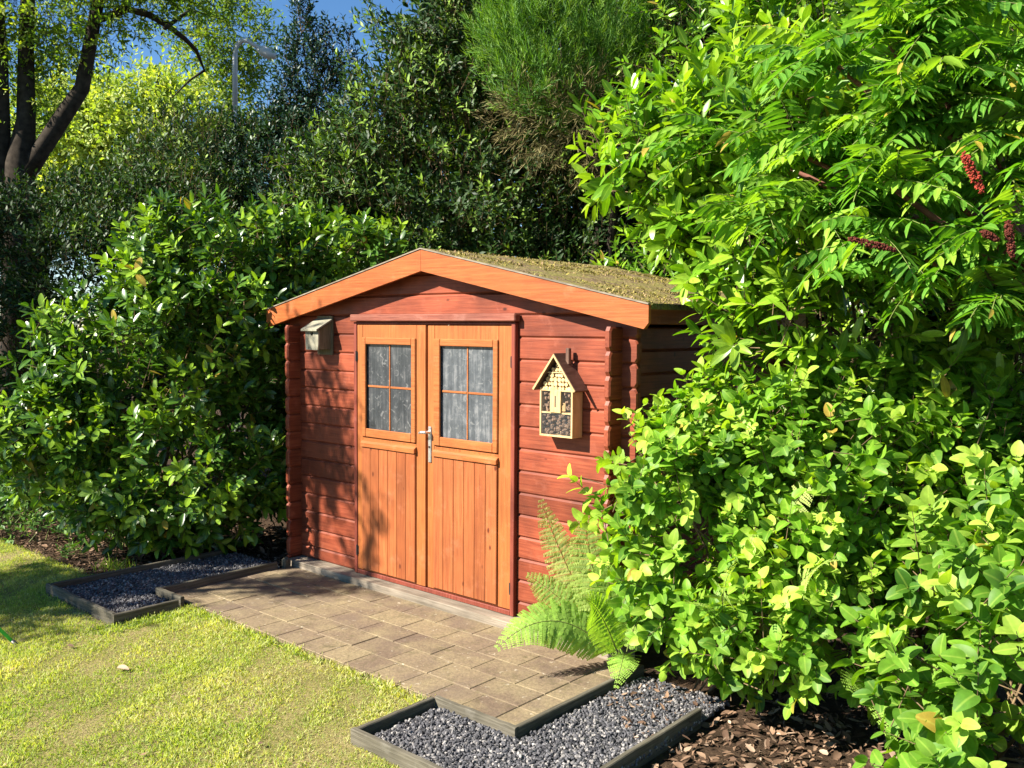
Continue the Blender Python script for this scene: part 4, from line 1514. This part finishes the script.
Yt = 12.5
tree('locust_tree', 'big dark trunked tree forking at the left edge with airy foliage above', [at(20, 345, Yt)[:2] + (-.08,), at(18, 240, Yt), at(20, 165, Yt), at(26, 120, Yt), at(26, 50, Yt), at(30, -60, Yt)], [.27, .21, .19, .12, .10, .08],
     [([at(-2, 260, Yt), at(2, 180, Yt), at(-2, 60, Yt - .2), at(-8, -60, Yt)], [.2, .13, .12, .1]),
      ([at(18, 185, Yt), at(40, 152, Yt), at(62, 118, Yt), at(82, 88, Yt), at(88, 55, Yt), at(98, 0, Yt), at(104, -60, Yt)], [.14, .12, .115, .10, .09, .08, .06]),
      ([at(98, 20, Yt), at(128, 9, Yt - .1), at(150, 15, Yt - .1), at(168, 26, Yt), at(184, 38, Yt + .4), at(196, 50, Yt + .9), at(201, 62, Yt + 1.2), at(205, 72, Yt + 1.4)], [.05, .047, .045, .04, .034, .028, .02, .012]),
      ([at(165, 28, Yt - .2), at(190, 10, Yt + .9), at(230, 22, Yt + 1.8)], [.03, .02, .01]),
      ([at(205, 70, Yt + 1.4), at(190, 80, Yt + 1.4), at(172, 98, Yt + 1.4)], [.02, .015, .008])],
     [at(40, 10, Yt)[:] + (1.3, .9, .7), at(165, -30, Yt)[:] + (1.4, .9, .55), at(225, 35, 14.4)[:] + (.95, .6, .6), at(35, 100, Yt + .3)[:] + (.5, .4, .7), at(238, 80, 14.4)[:] + (.42, .4, .4)],
     2100, M['locust'], 700, .085, .4, 9, .3, young_p=.35, curl=.1)
Yf = 24
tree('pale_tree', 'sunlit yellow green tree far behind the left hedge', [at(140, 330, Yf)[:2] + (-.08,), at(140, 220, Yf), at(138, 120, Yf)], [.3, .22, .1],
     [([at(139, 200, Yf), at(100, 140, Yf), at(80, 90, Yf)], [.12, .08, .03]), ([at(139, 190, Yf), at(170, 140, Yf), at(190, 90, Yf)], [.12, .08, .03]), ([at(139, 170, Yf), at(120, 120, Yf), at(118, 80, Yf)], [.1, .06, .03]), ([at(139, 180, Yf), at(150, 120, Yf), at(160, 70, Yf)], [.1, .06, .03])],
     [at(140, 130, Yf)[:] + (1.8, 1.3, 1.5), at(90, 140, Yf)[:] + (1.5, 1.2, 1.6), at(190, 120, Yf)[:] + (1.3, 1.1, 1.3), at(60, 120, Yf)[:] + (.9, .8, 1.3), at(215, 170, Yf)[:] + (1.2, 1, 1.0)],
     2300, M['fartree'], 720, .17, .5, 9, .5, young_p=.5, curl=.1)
tree('pale_tree', 'second yellow green tree far off, seen low through the left hedge', [at(40, 330, 30)[:2] + (-.08,), at(40, 220, 30), at(42, 150, 30)], [.3, .2, .1], [],
     [at(40, 170, 30)[:] + (2.6, 1.5, 2.2), at(110, 200, 30)[:] + (2.4, 1.5, 1.6), at(200, 210, 30)[:] + (2.4, 1.5, 1.6)],
     1500, M['locust'], 740, .2, .5, 9, .6, young_p=.5, curl=.1)

# street lamp
Yl = 12.8
lp = at(236, 330, Yl)
lamp = empty('street_lamp', (lp.x, lp.y, -.08)); tag(lamp, 'grey street lamp with a bent arm rising behind the dark shrubs', 'street lamp')
off = -lamp.location
pts = [Vector((lp.x, lp.y, -.08)), at(236, 200, Yl), at(235, 110, Yl)]
mb = MB(); mb.tube([p + off for p in pts], [.045, .042, .038], 12); mb.build('pole', M['lamp'], lamp, smooth=True)
pts = [at(235, 110, Yl), at(235, 55, Yl), at(237, 45, Yl), at(242, 40.5, Yl), at(248, 41, Yl), at(254, 45, Yl), at(262, 49, Yl)]
mb = MB(); mb.tube([p + off for p in pts], [.036, .034, .033, .032, .031, .03, .03], 10); mb.build('arm', M['lamp'], lamp, smooth=True)
A, B = at(257, 48, Yl) + off, at(276, 57, Yl) + off
mb = MB(); mb.tube([A, A.lerp(B, .3), A.lerp(B, .8), B], [.035, .075, .08, .03], 8); mb.build('lamp_head', M['lamp'], lamp, smooth=True)

# the trees outside the left edge that shade the lawn and the shed corner
def offtree(label, lobes, n, seed, trunk):
    tree('shade_tree', label, [trunk + Vector((0, 0, -.08)), trunk + Vector((0, 0, 1.5)), trunk + Vector((0.1, 0, 3.2))], [.14, .11, .06],
         [([trunk + Vector((0, 0, 1.2)), Vector(l[:3])], [.06, .02]) for l in lobes], lobes, n, M['locust'], seed, .09, .45, 8, .25, young_p=.2,
         env=dict(depth=(.1, 1.1), wobk=.2, keep_in=.2, cull=0.0))


offtree('leafy tree just outside the left edge shading the far left hedge', [(-7.6, 8.2, 2.6, 1.0, 1.2, 1.6), (-8.3, 7.4, 4.2, 1.1, 1.2, 1.2), (-7.4, 9.5, 3.4, .8, .8, 1.4), (-8.2, 8.6, 3.4, 1.2, 1.2, 1.8)], 4200, 800, Vector((-7.8, 8.0, 0)))
offtree('slim tree just outside the left edge dappling the shed corner and lawn', [(-5.45, 5.05, 4.3, .42, .3, .5), (-5.0, 5.2, 3.7, .3, .25, .3), (-6.0, 4.75, 2.55, .45, .35, .5), (-6.8, 4.6, 3.4, .5, .4, .5), (-7.1, 4.75, 3.0, .7, .6, .5), (-6.5, 4.1, 2.95, .5, .45, .35), (-6.9, 4.4, 2.8, .5, .4, .3), (-5.7, 4.3, 4.25, .16, .14, .22), (-6.4, 4.2, 4.05, .40, .2, .18), (-6.5, 4.15, 4.1, .35, .2, .14), (-6.25, 4.25, 4.0, .3, .2, .14)], 1000, 820, Vector((-6.3, 4.8, 0)))

# low plants in the left bed
def weeds(name, label, spots, seed, mat, L=.045, wr=.5, k=8, length=.1, up=1.0, cat_='plant', group=None):
    root = empty(name, (spots[0][0], spots[0][1], GZ)); tag(root, label, cat_, group)
    r = np.random.default_rng(seed)
    P = np.array([(s[0], s[1], GZ + r.uniform(0, s[2])) for s in spots])
    D = r.normal(0, .45, P.shape) + np.array([[0, 0, up]])
    (v, f, a), (sv, sf, sa) = shoot_leaves(P, D, k, length, L, wr, seed, tpl='small', young_p=.4, upness=.7)
    np_mesh('foliage', v, f, mat, root, a); np_mesh('stem', sv, sf, M['greenstem'], root, sa)


r = np.random.default_rng(91)
spots = []
for k in range(420):
    px = r.uniform(-40, 130); Y = r.uniform(7.2, 9.3)
    p_ = at(px, 400, Y); spots.append((p_.x, p_.y, .45 * max(0, 1 - abs(px - 30) / 140)))
root = weeds('ground_ivy', 'low leafy weeds in the shade at the far left behind the lawn', spots, 92, M['weed'], L=.06, k=9, length=.14)
for i, (px, py, lab) in enumerate(((63, 552, 'small pale weed in the bed behind the lawn, left of the gravel'), (148, 548, 'tiny weed with a white tinged leaf behind the left gravel bed'), (122, 536, 'little green seedling under the laurel behind the left gravel'))):
    Y = CH / ((py - 327) / FPX)
    p_ = at(px, 400, Y)
    weeds('weed', lab, [(p_.x + r.normal(0, .05), p_.y + r.normal(0, .04), .03) for _ in range(9 if i == 0 else 3)], 95 + i, M['weed'], L=.04, k=8, length=.1)
# tufts of longer grass by the left gravel bed and at the lower edge
for i, (u_, v_, lab, cnt) in enumerate(((-2.95, 1.0, 'tuft of longer grass at the back corner of the left gravel bed', 120), (1.25, 1.72, 'green grass tuft against the outer side of the right gravel edging', 60))):
    r = np.random.default_rng(97 + i)
    P = uvw(u_ + r.normal(0, .09, cnt), v_ + r.normal(0, .06, cnt) * (1 if i == 0 else .4), np.full(cnt, GZ + .01))
    D = r.normal(0, .45, (cnt, 3)) + np.array([[0, 0, 1]])
    v_a, f_a, a_a = leaves(P, D, r.normal(size=(cnt, 3)), r.uniform(.06, .13, cnt), .06, r.uniform(0, .6, cnt), np.zeros(cnt), r.random(cnt) * .7, np.zeros(cnt), 'lance')
    g_ = np_mesh('grass_tuft', v_a, f_a, M['grass'], None, a_a); tag(g_, lab, 'grass tuft')
# single fallen leaves
for i, (px, py, lab) in enumerate(((111, 680, 'pinkish brown dead leaf lying on the open lawn'), (61, 657, 'small dark dead leaf on the lawn near the shade'), )):
    p_ = at(px, 400, (CH + .07) / ((py - 327) / FPX))
    v_a, f_a, a_a = leaves(np.array([[p_.x, p_.y, GZ + .035]]), np.array([[1, -.3, .1]]), np.array([[.1, -.2, 1.0]]), [.075 - .03 * i], .5, [.15], [.5], [.6 - .5 * i], [.8 - .7 * i], 'ovate')
    tag(np_mesh('fallen_leaf', v_a, f_a, M['litter'], None, a_a, loc=(p_.x, p_.y, GZ + .035)), lab, 'fallen leaf')
